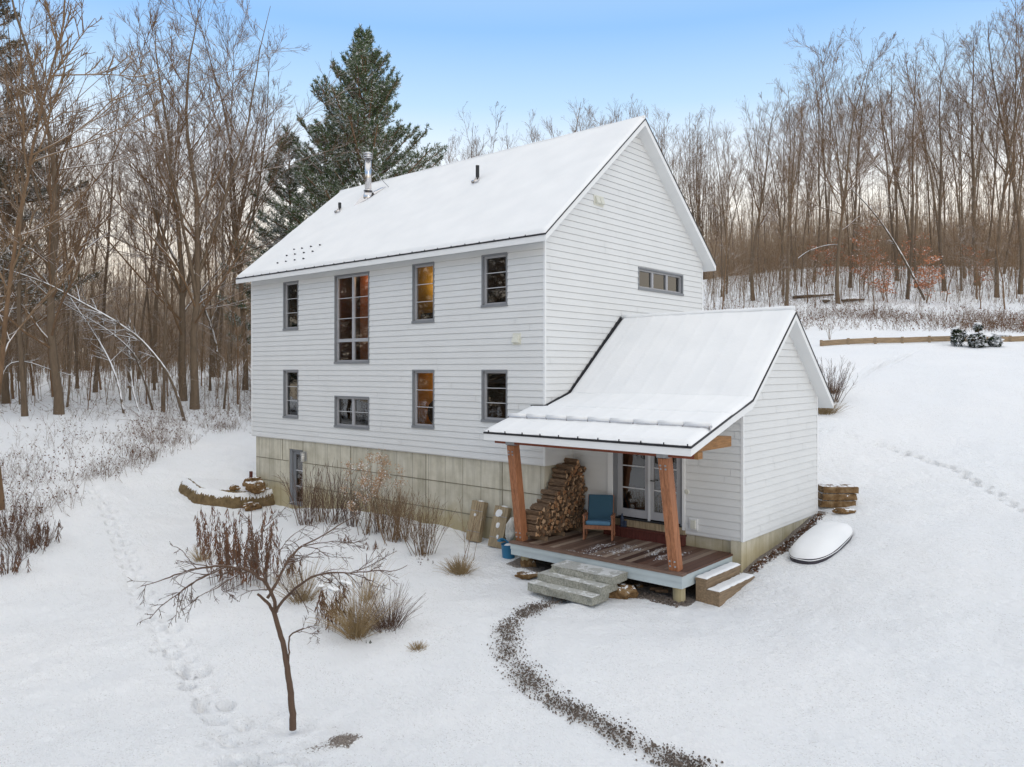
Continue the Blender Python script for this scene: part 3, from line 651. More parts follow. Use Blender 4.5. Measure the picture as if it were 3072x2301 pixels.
for w_ in WIN:
    fr=window(w_);(x0,x1),(z0,z1)=w_['x'],w_['z']
    if w_['t']=='through':
        m=room(x0-.0,x1+.35,.13,WH-.01,z0-.1,z1+.1,None,True);o=m.build('room_lining',M['room_dark'],fr)
        m=MB();
        for xx in (x0+.2,x0+.62):m.box(xx-.02,xx+.02,WH-.2,WH-.16,z0,z1)
        for zz in (z0+.35,z0+.8,z0+1.2):m.box(x0,x1+.3,WH-.2,WH-.16,zz-.02,zz+.02)
        m.build('rear_sash',M['frame'],fr)
    else:
        d_=2.4;ex=.35
        if w_['t'] in('lit','lit2'):ex=.5
        m=room(x0-ex,x1+ex,.13,.13+d_,z0-.15,z1+.12,None);m.build('room_lining',M[w_['room']],fr)
    if w_['t']=='lit':
        m=MB();m.tube([(-4.62,1.3,4.15),(-4.62,1.3,4.78)],.045,8);m.build('lit_lamp',M['tube'],fr)
        m=MB();m.box(-4.7,-3.2,.6,2.2,3.2,3.62);m.build('interior_partition',M['room_dark'],fr)
    if w_['t']=='lit2':
        m=MB();m.tube([(-4.3,1.6,2.16),(-4.3,1.6,2.21)],.12,12);m.build('lit_lamp',M['bulb'],fr)
        m=MB();m.box(-4.8,-3.1,1.3,2.3,.5,1.05);m.build('interior_counter',M['room_red'],fr)
        m=MB();m.tube([(-4.42,.9,.98),(-4.42,.94,.98)],.34,20);m.build('round_basket',M['room_dark'],fr)
    if w_['t']=='tall':
        m=MB();m.box(-7.15,-5.9,.5,.56,2.3,4.9);m.build('interior_curtain',M['room_orange'] if False else simple('rust_curtain',(.42,.15,.065),.9,.3,3),fr)
        m=MB();m.tube([(-6.6,.40,4.84),(-6.6,.40,4.9)],.13,10);m.build('lit_lamp',simple_em if False else M['bulb'],fr)  # unseen bulb above the window head, added to brighten the curtain
window(dict(x=(3.856,6.222),z=(4.217,4.785),rows=1,cols=3,t='plain'),'side')
m=MB();x0,x1,z0,z1=-2.4,-.13,4.1,4.9
m.add([(x0,3.8,z0),(x1,3.8,z0),(x1,6.3,z0),(x0,6.3,z0),(x0,3.8,z1),(x1,3.8,z1),(x1,6.3,z1),(x0,6.3,z1)],[(0,1,2,3),(7,6,5,4),(0,4,7,3),(0,1,5,4),(2,3,7,6)]);hpart(m,'room_lining',M['room_dark'])
# basement door
m=MB();y=.2;m.box(-10.065,-9.95,y-.12,y,-2.1,-.3);m.box(-9.37,-9.33,y-.1,y,-2.1,-.3);m.box(-9.95,-9.37,y-.1,y,-.36,-.3);bd=hpart(m,'basement_door',M['frame'])
m=MB();m.box(-9.95,-9.84,y-.05,y,-2.1,-.36);m.box(-9.46,-9.37,y-.05,y,-2.1,-.36);m.box(-9.84,-9.46,y-.05,y,-.46,-.36);m.box(-9.84,-9.46,y-.05,y,-2.1,-1.9);m.build('door_leaf',M['frame'],bd)
for z in (-.95,-1.43):m=MB();m.box(-9.84,-9.46,y-.045,y-.02,z-.012,z+.012);m.build('muntin',M['muntin'],bd)
m=MB();m.add([(-9.84,y-.02,-1.9),(-9.46,y-.02,-1.9),(-9.46,y-.02,-.46),(-9.84,y-.02,-.46)],[(0,1,2,3)]);m.build('pane',M['glass'],bd)
m=MB();m.tube([(-9.42,y-.06,-1.2),(-9.42,y-.1,-1.2),(-9.5,y-.1,-1.2)],.012,6);m.build('door_handle',M['lampbody'],bd)
m=room(-11,-8.6,y+.01,3,-2.2,-.2,None);m.build('room_lining',M['room_dark'],bd)
m=MB();m.box(-9.9,-9.5,1.0,1.4,-1.1,-.9);m.box(-9.7,-9.45,.9,1.2,-2.0,-1.5);m.build('stored_box',M['room_red'],bd)
# wall lamp
m=MB();m.box(-9.24,-9.10,.0,.05,-.60,-.33);m.tube([(-9.17,-.05,-.37),(-9.17,-.05,-.345)],.075,12);m.tube([(-9.17,-.05,-.62),(-9.17,-.05,-.60)],.06,12);wl=hpart(m,'wall_lamp',M['lampbody'])
m=MB();m.tube([(-9.17,-.05,-.60),(-9.17,-.05,-.37)],.048,12);m.build('lamp_glass',M['lampglass'],wl,True)
m=MB()
for a in range(4):
    t=a*math.pi/2+.4;m.tube([(-9.17+.066*math.cos(t),-.05+.066*math.sin(t),-.61),(-9.17+.066*math.cos(t),-.05+.066*math.sin(t),-.36)],.006,4)
for z in (-.43,-.50,-.56):m.tube([(-9.17+.066*math.cos(t/8*6.283),-.05+.066*math.sin(t/8*6.283),z) for t in range(9)],.005,4)
m.build('lamp_cage',M['lampbody'],wl)
# hooded vents
def vent(p,side):
    m=MB();x,y,z=p;w2=.09
    if side=='front':
        m.prism([(x-w2,y-.02,z+.10),(x-w2,y-.02,z-.10),(x-w2,y-.12,z-.08),(x-w2,y-.06,z+.08)],(2*w2,0,0));m.box(x-.12,x+.12,y-.03,y,z-.13,z+.13)
        v=hpart(m,'vent_hood',M['ivory'])
    else:
        for dy in (-.085,.085):m.prism([(x+.02,y+dy-.075,z+.09),(x+.02,y+dy-.075,z-.09),(x+.11,y+dy-.075,z-.07),(x+.06,y+dy-.075,z+.07)],(0,.15,0))
        m.box(x,x+.03,y-.2,y+.2,z-.12,z+.12);v=hpart(m,'vent_hood',M['ivory'])
vent((-.79,0,2.82),'front');vent((0,2.06,6.19),'side')
m=MB();m.box(3.0,3.19,EY0-.05,EY0,-1.16,-.93);o=hpart(m,'outlet_cover',M['trim']);m=MB();m.box(3.05,3.15,EY0-.08,EY0-.05,-1.13,-.96);m.build('outlet_box',M['ivory'],o)
m=MB();m.tube([(2.94,EY0-.045,-.4),(2.94,EY0-.02,-.4)],.05,14);hpart(m,'doorbell',M['ivory'])
# porch double door
D0,D1,DZ0,DZ1=1.13,2.84,-1.12,1.0;Y0=EY0
m=MB();m.box(D0,D0+.10,Y0-.03,Y0+.09,DZ0,DZ1);m.box(D1-.05,D1,Y0-.02,Y0+.09,DZ0,DZ1);m.box(D0+.1,D1-.05,Y0-.03,Y0+.09,DZ1-.05,DZ1);pd=hpart(m,'porch_door',M['frame'])
mid=2.03
for a,b_ in ((D0+.10,mid),(mid+.0,D1-.05)):
    m=MB();s=.105;yy=Y0+.01
    m.box(a,a+s,yy,yy+.045,DZ0+.03,DZ1-.05);m.box(b_-s,b_,yy,yy+.045,DZ0+.03,DZ1-.05);m.box(a+s,b_-s,yy,yy+.045,DZ0+.03,DZ0+.20);m.box(a+s,b_-s,yy,yy+.045,DZ1-.15,DZ1-.05)
    m.build('door_leaf',M['sash'],pd)
    for z in (.56,.02,-.46):m=MB();m.box(a+s,b_-s,yy+.012,yy+.03,z-.011,z+.011);m.build('muntin',M['muntin'],pd)
    m=MB();m.add([(a+s,yy+.03,DZ0+.2),(b_-s,yy+.03,DZ0+.2),(b_-s,yy+.03,DZ1-.15),(a+s,yy+.03,DZ1-.15)],[(0,1,2,3)]);m.build('pane',M['glass'],pd)
m=MB();m.box(mid-.025,mid+.025,Y0-.012,Y0+.01,DZ0+.0,DZ1-.05);m.build('astragal',M['muntin'],pd)
m=MB();m.tube([(mid+.06,Y0+.01,-.25),(mid+.06,Y0-.04,-.25),(mid+.15,Y0-.04,-.25)],.012,6);m.build('door_handle',M['blackpipe'],pd)
m=room(.15,XE-.1,Y0+.08,4.9,-1.15,1.4,None);m.build('room_lining',M['room_dark'],pd)
m=MB();m.box(1.5,1.75,3.2,3.5,-1.1,1.2);m.box(2.3,3.3,2.6,3.1,-1.1,-.6);m.tube([(1.9,2.2,-1.1),(1.9,2.2,-.75),(1.85,2.2,-.4)],[.24,.28,.1],12);m.build('indoor_furniture',M['room_red'],pd)
m=MB();m.box(D0,D1,Y0-.06,Y0+.05,DZ0-.025,DZ0);m.build('threshold',M['blackpipe'],pd)
m=MB();m.box(1.0,2.9,Y0-.035,Y0-.005,-1.30,-1.145);m.build('sill_board',M['crate'],pd)
m=MB()
for k in range(13):m.box(.98+k*.148,.98+k*.148+.143,.86,.875,-1.515,-1.335)
m.box(.96,2.91,.845,Y0+.02,-1.335,-1.30);m.box(2.885,2.905,.875,Y0,-1.515,-1.335);hpart(m,'door_step',M['redboard'])
# chimney
def rz(y,x=0):return 5.05+RS*(y+.385) if y<3.69 else 8.5-RS*(y-3.69)
cx,cy=-9.6,2.735;bz=rz(cy)
m=MB();m.tube([(cx,cy,bz-.1),(cx,cy,bz+.30)],[.19,.125],16);m.tube([(cx,cy,bz+.25),(cx,cy,bz+1.38)],.108,18);m.tube([(cx,cy,bz+.30),(cx,cy,bz+.345)],[.155,.115],18)
ch=hpart(m,'chimney',M['steel'],smooth=False);
for p_ in ch.data.polygons:p_.use_smooth=len(p_.vertices)==4
m=MB()
for dz,rd in ((1.36,.15),(1.42,.165),(1.50,.165)):m.tube([(cx,cy,bz+dz),(cx,cy,bz+dz+.025),(cx,cy,bz+dz+.035)],[rd,rd,rd*.8],18)
m.tube([(cx,cy,bz+1.36),(cx,cy,bz+1.54)],.09,14);m.build('chimney_cap',M['steel'],ch)
m=MB();m.tube([(cx,cy,bz+1.535),(cx,cy,bz+1.57)],[.15,.09],14);m.build('cap_snow',M['snow'],ch,True)
m=MB();m.tube([(cx+.08,cy,bz+1.1),(-8.97,3.12,rz(3.12)+.05)],.012,6);m.build('brace',M['plate'],ch)
m=MB();m.add([(cx,cy+.05,bz+.22),(cx+.15,cy-.15,bz+.0),(cx-.32,cy-.38,bz-.32+.07),(cx+.42,cy+.42,rz(cy+.42)+.10),(cx+.05,cy+.55,rz(cy+.55)+.07),(cx-.25,cy+.2,rz(cy+.2)+.07),(cx-.12,cy-.1,bz+.2)],[(0,1,3),(0,3,4),(0,4,5),(0,6,1),(6,2,1),(6,5,2),(0,5,6)]);m.build('flashing',M['steel'],ch)
for (x,y,h_) in ((-10.51,2.28,.30),(-4.21,2.28,.45)):
    z=rz(y);m=MB();m.tube([(x,y,z-.03),(x,y,z+.06+h_)],.052,12);v=hpart(m,'vent_pipe',M['blackpipe'],smooth=False)
    m=MB();m.tube([(x,y-.0,z+.17),(x,y-.02,z+.08),(x,y-.07,z-.0)],[.055,.09,.14],12);m.build('flashing',M['steel'],v,True)
# porch: deck, fascia, posts, beam
m=MB();m.box(-.1,3.96,-.92,EY0-.0,-1.555,-1.515);dk=hpart(m,'deck',M['deck'])
m=MB();m.box(-.115,3.975,-1.07,-.922,-1.556,-1.512);m.build('edge_board',simple('brown_edge_board',(.17,.11,.085),.6,.25,5,stretch=(1,8,8)),dk)
m=MB();m.box(-.09,3.95,-1.05,-1.0,-1.67,-1.557);m.box(-.085,3.945,-1.035,-1.0,-1.79,-1.672);m.box(3.93,3.95,-1.0,EY0,-1.67,-1.557);m.box(3.925,3.945,-1.0,EY0,-1.79,-1.672);m.box(-.09,-.07,-1.0,.04,-1.79,-1.557)
m.box(-.06,3.92,-.99,-.95,-1.78,-1.56);m.build('deck_fascia',M['deckpaint'],dk)
for x in (.12,3.75):
    m=MB();m.tube([(x,-.78,-2.4),(x,-.78,-1.76)],.115,20);o=m.build('pier',M['concrete'],dk)
def post(b0,t0):
    m=MB();b0=Vector(b0);t0=Vector(t0)
    for sx_ in (-.048,.048):m.bar(b0+Vector((sx_,0,0)),t0+Vector((sx_,0,0)),.092,.19,(0,1,0))
    m.bar(b0+Vector((0,.01,0)),t0+Vector((0,.01,0)),.02,.16,(0,1,0))
    p=hpart(m,'post',M['cedar'],bevel=.006)
    m=MB();d_=(t0-b0).normalized();m.box(t0.x-.115,t0.x+.115,t0.y-.105,t0.y+.105,t0.z-.005,t0.z+.17);m.build('steel_plate',M['plate'],p)
    m=MB()
    for t in (.04,.085,.90,.93):
        q=b0.lerp(t0,t)
        for sx_ in (.05,-.05):m.tube([(q.x+sx_,q.y-.09,q.z),(q.x+sx_,q.y-.112,q.z+.004)],.017,8)
    m.build('bolt',M['plate'],p)
post((.02,-.80,-1.515),(.13,-1.22,.56));post((3.73,-.86,-1.515),(3.71,-1.22,.56))
m=MB();m.box(-.30,4.33,-1.315,-1.125,.575,.70);hpart(m,'beam',M['beam'],bevel=.004)
m=MB();m.prism([(4.12,-1.35,.68),(4.12,.25,.68),(4.12,.25,.875),(4.12,-.55,.93),(4.12,-1.35,.74)],(.16,0,0));m.box(4.33,4.40,-1.31,-1.13,.575,.70);hpart(m,'tie_beam',M['tie'],bevel=.004)
# ------------------------------------------------------------ things on and by the porch
def jitter_box(name,x0,x1,y0,y1,z0,z1,mat,amp,seed,parent=None,nx_=18,ny_=8,nz_=4):
    """rock-faced block"""
    import bmesh
    bm=bmesh.new();bmesh.ops.create_cube(bm,size=1);bmesh.ops.subdivide_edges(bm,edges=bm.edges[:],cuts=9,use_grid_fill=True)
    c=np.array([(v.co.x,v.co.y,v.co.z) for v in bm.verts]);P=np.stack([(x0+x1)/2+c[:,0]*(x1-x0),(y0+y1)/2+c[:,1]*(y1-y0),(z0+z1)/2+c[:,2]*(z1-z0)],1)
    r=np.random.default_rng(seed);top=c[:,2]>.49
    n=np.stack([snoise(P[:,1]*3+P[:,2]*7,P[:,0]*6,3,seed),snoise(P[:,0]*4,P[:,2]*8,3,seed+1),snoise(P[:,0]*3,P[:,1]*4,2,seed+2)*.3],1)*amp
    P+=n*np.where(top,.35,1.)[:,None]
    for v,p_ in zip(bm.verts,P):v.co=p_
    me=bpy.data.meshes.new(name);bm.to_mesh(me);bm.free();me.materials.append(mat);o=bpy.data.objects.new(name,me);link(o,parent);return o
steps=empty('granite_steps',(2.1,-1.5,-2.1),'three rough granite slab steps leading up to the porch deck','steps')
for x0,x1,y0,y1,z1,sd_ in ((1.43,2.84,-1.62,-1.08,-1.66,1),(1.30,2.80,-1.86,-1.35,-1.79,2),(1.27,2.78,-2.12,-1.6,-1.925,3)):
    o=jitter_box('step_slab',x0,x1,y0,y1,z1-.15,z1,M['granite'],.028,sd_,steps);o.location=-Vector(steps.location)
ws=empty('wooden_steps',(4.2,.2,-2.0),'small two tread wooden steps capped with snow at the right end of the deck','steps')
def wpart(mb,name,mat,root,**k):
    o=mb.build(name,mat,root,**k);o.location=-Vector(root.location);return o
m=MB();m.box(3.985,4.22,-.62,.80,-1.69,-1.655);m.box(4.205,4.47,-.62,.86,-1.875,-1.84);wpart(m,'tread',M['steps'],ws,bevel=.004)
m=MB();m.box(3.99,4.20,-.60,-.56,-2.15,-1.692);m.box(4.2,4.45,-.60,-.56,-2.15,-1.877);m.box(3.99,4.20,.74,.78,-2.15,-1.692);m.box(4.2,4.45,.78,.82,-2.15,-1.877);m.box(4.175,4.20,-.56,.74,-1.84,-1.692);m.box(4.425,4.45,-.56,.78,-2.1,-1.877);wpart(m,'riser',M['steps'],ws)
def snowpad(name,x0,x1,y0,y1,z,th,root,seed,mat=None):
    x=np.linspace(x0,x1,max(6,int((x1-x0)/.02)));y=np.linspace(y0,y1,max(6,int((y1-y0)/.02)));X,Y=np.meshgrid(x,y)
    e=np.minimum(np.minimum(X-x0,x1-X),np.minimum(Y-y0,y1-Y));Z=z+th*ss(-.005,.035,e+.008*snoise(X,Y,18,seed))+.003*snoise(X,Y,20,seed)
    i_=np.arange(X.size).reshape(X.shape);F_=np.stack([i_[:-1,:-1],i_[:-1,1:],i_[1:,1:],i_[1:,:-1]],-1).reshape(-1,4)
    o=mesh_np(name,np.stack([X,Y,Z],-1).reshape(-1,3),F_,mat or M['snow'],root,True);o.location=-Vector(root.location);return o
snowpad('tread_snow',3.99,4.215,-.61,.79,-1.654,.035,ws,1);snowpad('tread_snow',4.215,4.465,-.61,.85,-1.839,.035,ws,2)
# rocking chair (local coords, facing -y), then turned
chair=empty('rocking_chair',(1.17,.42,-1.515),'blue cushioned wooden rocking chair on the porch beside the firewood pile','chair',rz=R(28))
def cp(m,name,mat,**k):return m.build(name,mat,chair,**k)
for s in (-1,1):
    x=s*.30
    m=MB();m.tube([(x,-.33,.045),(x,-.18,.018),(x,0,.012),(x,.2,.03),(x,.36,.075)],.018,6);cp(m,'rocker',M['chairwood'])
    m=MB();m.bar((x,-.27,.03),(x,-.25,.52),.035,.045,(0,1,0));cp(m,'leg',M['chairwood'])
    m=MB();m.bar((x,.20,.03),(x,.22,.50),.035,.045,(0,1,0));cp(m,'leg',M['chairwood'])
    m=MB();m.bar((x,-.31,.535),(x,.26,.50),.055,.03);cp(m,'armrest',M['chairwood'],bevel=.006)
    m=MB();m.bar((x*.88,.16,.28),(x*.88,.38,.88),.035,.04,(0,1,0));cp(m,'back_post',M['chairwood'])
m=MB();m.box(-.29,.29,-.29,-.255,.25,.33);m.box(-.29,.29,.18,.21,.22,.29);m.box(-.29,-.26,-.27,.2,.24,.31);m.box(.26,.29,-.27,.2,.24,.31);cp(m,'seat_frame',M['chairwood'])
m=MB();m.prism([(-.26,-.29,.335),(-.26,.18,.29),(-.26,.18,.38),(-.26,-.29,.425)],(.52,0,0));cp(m,'seat',M['bluecloth2'],bevel=.03)
m=MB();m.prism([(-.27,.12,.37),(-.27,.32,.90),(-.27,.41,.865),(-.27,.21,.335)],(.54,0,0));cp(m,'backrest',M['bluecloth'],bevel=.03)
# firewood
def pile_top(y):
    return float(np.interp(y,[-.78,-.5,-.25,.0,.12,.3,.5,.72,.95],[-.86,-.80,-.68,-.50,-.32,-.12,.02,.06,-.08]))
logs=[]
for k in range(14):
    n=random.choice([3,4,4,5,6]);rd=.064;L_=.40
    an=sorted([random.uniform(0,.7)+i_*2*math.pi/n for i_ in range(n)]);pr=[(math.cos(a)*rd*random.uniform(.7,1.15),math.sin(a)*rd*random.uniform(.7,1.15)) for a in an]
    m=MB();nn=len(pr);S_=[-L_/2,0,L_/2];vs=[];fs=[]
    for si,x in enumerate(S_):
        for (a,b_) in pr:vs.append((x+ (random.uniform(-.012,.012) if si!=1 else 0),a*random.uniform(.9,1.1),b_*random.uniform(.9,1.1)))
    for si in range(2):
        for j in range(nn):fs.append((si*nn+j,(si+1)*nn+j,(si+1)*nn+(j+1)%nn,si*nn+(j+1)%nn))
    fs.append(tuple(range(nn)));fs.append(tuple(range(2*nn,3*nn))[::-1]);m.add(vs,fs)
    me=bpy.data.meshes.new('firewood_log');me.from_pydata(m.v,[],m.f);me.materials.append(M['log']);me.update();logs.append(me)
row=0;z=-1.375;cnt=0
while z<.1:
    y=-.74+(row%2)*.05
    while y<.98:
        if z<pile_top(y)-.02:
            o=bpy.data.objects.new('firewood_log',random.choice(logs));link(o);o.location=(.20+random.uniform(-.035,.04),y+random.uniform(-.01,.01),z+random.uniform(-.012,.012));o.rotation_euler=(random.uniform(0,6.28),random.gauss(0,.035),random.gauss(0,.05))
            s=random.uniform(.82,1.15);o.scale=(random.uniform(.88,1.08),s,s);cnt+=1
            top_=z>pile_top(y)-.13
            tag(o,'split firewood log lying on top of the porch woodpile' if top_ else 'split firewood log within the tall porch woodpile','firewood','split logs topping the porch woodpile' if top_ else 'split logs stacked in the porch woodpile')
        y+=random.uniform(.095,.114)
    z+=.088;row+=1
for k,y in enumerate((-.50,.1,.75)):
    m=MB();m.box(.02,.46,y-.045,y+.045,-1.514,-1.43);tag(m.build('wood_skid',M['skid'],bevel=.004),['grey timber skid under the near end of the woodpile','grey timber skid under the middle of the woodpile','grey timber skid under the far end of the woodpile'][k],'timber','skids under the woodpile')
# snow blown onto the deck
rg=np.random.default_rng(31);cc=[]
for _ in range(46):
    a,b_=rg.uniform(1.3,3.5),rg.uniform(-.75,.55);
    if (a-2.4)**2/1.2+(b_+.1-.25*(a-2.4))**2/.28>1:continue
    k=rg.integers(8,60);cc.append(np.stack([a+rg.normal(0,.05,k),b_+rg.normal(0,.13,k)],1))
k=60;cc.append(np.stack([rg.uniform(1.25,2.1,k),rg.normal(-.88,.03,k)],1));cc=np.concatenate(cc);cc=cc[(cc[:,1]>-.98)&(cc[:,1]<.8)];n=len(cc)
vs=[];r6=np.arange(6)*math.pi/3;rad=rg.gamma(1.5,.0045,n).clip(.002,.028)
for q in range(6):vs.append(np.stack([cc[:,0]+rad*np.cos(r6[q])*rg.uniform(.6,1.2,n),cc[:,1]+rad*np.sin(r6[q])*rg.uniform(.6,1.4,n),np.full(n,-1.5135)],1))
V=np.concatenate([np.stack(vs,1).reshape(-1,3),np.c_[cc,-1.508+np.zeros(n)]]);F_=np.concatenate([np.stack([np.arange(n)*6+q,np.arange(n)*6+(q+1)%6,6*n+np.arange(n)],1) for q in range(6)])
tag(mesh_np('blown_snow',V,F_,M['snow']),'white snow flecks blown across the deck boards','snow',kind='stuff')
# bottle on step
m=MB();m.tube([(1.42,.93,-1.30),(1.42,.93,-1.12),(1.42,.93,-1.08),(1.42,.93,-1.02)],[.04,.04,.02,.018],10);m.box(1.46,1.52,.90,.96,-1.30,-1.17);tag(m.build('dark_bottle',M['boot']),'small dark blue bottle standing on the red door step','bottle')
# bucket with tools
bk_=empty('blue_bucket',(-.52,-.62,hh(-.52,-.62)-.02),'blue plastic bucket with snow and tools beside the porch corner','bucket')
m=MB();m.tube([(0,0,0),(0,0,.30),(0,0,.31)],[.135,.165,.172],20,False);m.add([(0,0,.02)],[]);m.tube([(0,0,.02),(0,0,.025)],.135,20);m.build('bucket_shell',M['blue'],bk_,True)
m=MB();m.tube([(0,0,.24),(0,0,.31)],[.155,.06],14);m.build('bucket_snow',M['snow'],bk_,True)
m=MB();m.tube([(-.02,.1,.28),(-.12,.05,.36),(-.2,0,.40),(-.24,-.05,.37)],.02,6);m.box(-.26,-.16,-.08,.02,.34,.38);tool=m.build('blue_scoop',M['blue']);tool.location=bk_.location;tag(tool,'bright blue hand scoop sticking out of the bucket','scoop')
m=MB();m.tube([(.05,.05,.1),(.10,.22,.50)],.045,8);t2=m.build('green_pot',M['green']);t2.location=bk_.location;tag(t2,'dark green garden sleeve in the blue bucket','pot')
# white sack leaning behind
import bmesh
def blob(name,loc,sx_,sy_,sz_,mat,seed,amp=.25,sub=3,label=None,cat=None,group=None,parent=None,rz=0,freq=3,flat=0):
    bm=bmesh.new();bmesh.ops.create_icosphere(bm,subdivisions=sub,radius=1)
    c=np.array([v.co[:] for v in bm.verts]);r=np.random.default_rng(seed)
    d=np.zeros(len(c))
    for k in range(14):
        a=unit(r.normal(size=3));d+=np.maximum(0,c@a-.55)*r.uniform(-1.6,.2)
    d+=.35*snoise(c[:,0]*2+c[:,2],c[:,1]*2,freq,seed)
    c=c*(1+amp*d[:,None]);
    if flat:c[:,2]=np.where(c[:,2]>flat,flat+(c[:,2]-flat)*.25,c[:,2])
    for v,p_ in zip(bm.verts,c):v.co=(p_[0]*sx_,p_[1]*sy_,p_[2]*sz_)
    me=bpy.data.meshes.new(name);bm.to_mesh(me);bm.free();me.materials.append(mat);o=bpy.data.objects.new(name,me);link(o,parent);o.location=loc;o.rotation_euler=(0,0,rz)
    return tag(o,label,cat,group)
p=at(1531,1597,17.25)
sk=blob('white_sack',p,.17,.14,.36,M['bag'],5,.35,3,'crumpled white sack slumped against the porch corner behind the bucket','sack',freq=6);sk.rotation_euler=(.25,.35,.3)
# two crates leaning on foundation
for k,(x,lb) in enumerate(((-1.92,'long weathered wooden planter box leaning on the wall, farther from the porch'),(-1.22,'long weathered planter box leaning on the wall, nearest the blue bucket'))):
    c_=empty('planter_box',(x,-.20,hh(x,-.25)-.03),lb,'planter box','planter boxes leaning on the foundation wall');c_.rotation_euler=(R(-11),R(6 if k else 4),R(12 if k else 6))
    Lh,wd,dp=.93,.36,.16
    m=MB();m.box(-wd/2,wd/2,-dp,-dp+.02,0,Lh);m.build('front_board',M['crate'],c_,bevel=.003)
    m=MB();m.box(-wd/2,-wd/2+.02,-dp+.021,0,0,Lh);m.box(wd/2-.02,wd/2,-dp+.021,0,0,Lh);m.build('side_board',M['crate'],c_,bevel=.003)
    m=MB();m.box(-wd/2+.021,wd/2-.021,-dp+.021,0,Lh-.02,Lh);m.box(-wd/2+.021,wd/2-.021,-dp+.021,0,0,.02);m.build('end_board',M['crate'],c_)
    m=MB();
    for zz in (.22,.70):m.tube([(-wd/2-.003,-dp-.004,zz),(wd/2+.003,-dp-.004,zz+.01)],.006,4)
    m.build('cord',M['plate'],c_)
    for q,(zz,rr_) in enumerate(((.75,.10),(.5,.07),(.25,.05)) if k else ((.6,.04),)):
        o=blob('snow_patch',(-.03+.03*q,-dp-.002,zz),rr_,.012,rr_*1.1,M['snow'],20+q+k*5,.5,2,parent=c_)
    blob('snow_patch',(.04,-.08,Lh+.005),.09,.06,.025,M['snow'],33+k,.3,2,parent=c_)
# stones by the steps
def rock(u,v,sx_,sy_,sz_,seed,label,rz=0,dz=0,mat='rock'):
    p=gp(u,v);p.z+=sz_*.35+dz;return blob('boulder',p,sx_,sy_,sz_,M[mat],seed,.5,4,label,'boulder',rz=rz,freq=4,flat=.55)
rock(1590,1697,.20,.17,.20,3,'brown boulder beside the granite steps under the porch corner',.3)
rock(1580,1735,.26,.15,.13,8,'low orange brown stone left of the lowest granite step',.9)
rock(1858,1790,.36,.23,.21,6,'big rusty boulder with snow just right of the granite steps',.35,.03)
rock(1915,1762,.10,.08,.07,9,'small flat stone under the deck edge right of the big boulder',.0)
for k,(u,v) in enumerate(((1968,1772),(1985,1778))):
    p=gp(u,v);m=MB();m.tube([p+Vector((-.10,-.05,.03)),p+Vector((.10,.06,.035))],.035,8);tag(m.build('short_log',M['log']),['short dark log end under the deck edge, left one of two','short dark log end under the deck edge, nearer the concrete pier'][k],'log')
gv=VB();C_=np.stack([RNG.uniform(2.6,3.9,900),RNG.uniform(-1.15,-.75,900)],1);z=height(C_[:,0],C_[:,1])+.008
s=RNG.uniform(.006,.018,(900,1));T1=unit(RNG.normal(size=(900,3)))*s;T2=unit(np.cross(T1,RNG.normal(size=(900,3))))*s;P3=np.c_[C_,z];gv.quads(P3,T1,T2);gv.quads(P3,T1,unit(np.cross(T1,T2))*s)
tag(gv.build('gravel',M['gravel']),'loose gravel on bare ground under the deck edge','gravel',kind='stuff')
# gravel on the path
q=resample(PATH,.004);n=len(q);
idx=RNG.integers(0,n,6500);C_=q[idx]+RNG.normal(0,.12,(6500,2));k_=snoise(C_[:,0],C_[:,1],4.,15)>-.35+RNG.normal(0,.6,6500);C_=C_[k_];n=len(C_);z=height(C_[:,0],C_[:,1])-.02
s=RNG.uniform(.003,.011,(n,1))*np.where(RNG.random((n,1))<.06,1.8,1);P3=np.c_[C_,z];T1=unit(RNG.normal(size=(n,3)))*s;T2=unit(np.cross(T1,RNG.normal(size=(n,3))))*s
gv=VB();gv.quads(P3,T1,T2);gv.quads(P3,T1,unit(np.cross(T1,T2))*s);gv.quads(P3,T2,unit(np.cross(T1,T2))*s)
tag(gv.build('path_gravel',M['gravel']),'dark gravel and dead grass showing along the curved trodden path','gravel',kind='stuff')
# dead leaves along ell foundation
C_=np.stack([4.22+np.abs(RNG.normal(0,.09,700)),RNG.uniform(1.1,5.0,700)],1);P3=np.c_[C_,height(C_[:,0],C_[:,1])+.01];n=700;s=RNG.uniform(.012,.035,(n,1));T1=unit(RNG.normal(size=(n,3)))*s;T2=unit(np.cross(T1,RNG.normal(size=(n,3))))*s*.6
gv=VB();gv.quads(P3,T1,T2);tag(gv.build('fallen_leaves',M['deadleaf']),'dead leaves gathered along the wing foundation','leaves',kind='stuff')
# upturned tub with snow
tb=empty('oval_tub',(4.98,3.02,hh(4.98,3.0)-.02),'dark oval tub buried under smooth snow beside the wing wall','tub');TA=np.array([.04,1.]);TA/=np.hypot(*TA)
def superell(t,a,b_):
    c,s=np.cos(t),np.sin(t);return np.sign(c)*np.abs(c)**.7*a,np.sign(s)*np.abs(s)**.8*b_
t=np.linspace(0,2*math.pi,64,endpoint=False);hx,hy=superell(t,.42,1.14)
zt=lambda y:hh(5.0,3.02+y)-hh(4.98,3.0)
slope=np.array([zt(y) for y in np.linspace(-1.3,1.3,9)]);sl=lambda y:np.interp(y,np.linspace(-1.3,1.3,9),slope)
vb=VB()
rings=[(1.0,.0),(1.02,.06),(1.03,.13),(1.0,.16)]
V=np.concatenate([np.stack([hx*a,hy*a,sl(hy*a)+h_],1) for a,h_ in rings]);k=64;j=np.arange(k);F_=np.concatenate([np.stack([r_*k+j,r_*k+(j+1)%k,(r_+1)*k+(j+1)%k,(r_+1)*k+j],-1) for r_ in range(3)]);mesh_np('tub_rim',V,F_,M['tub'],tb,True)
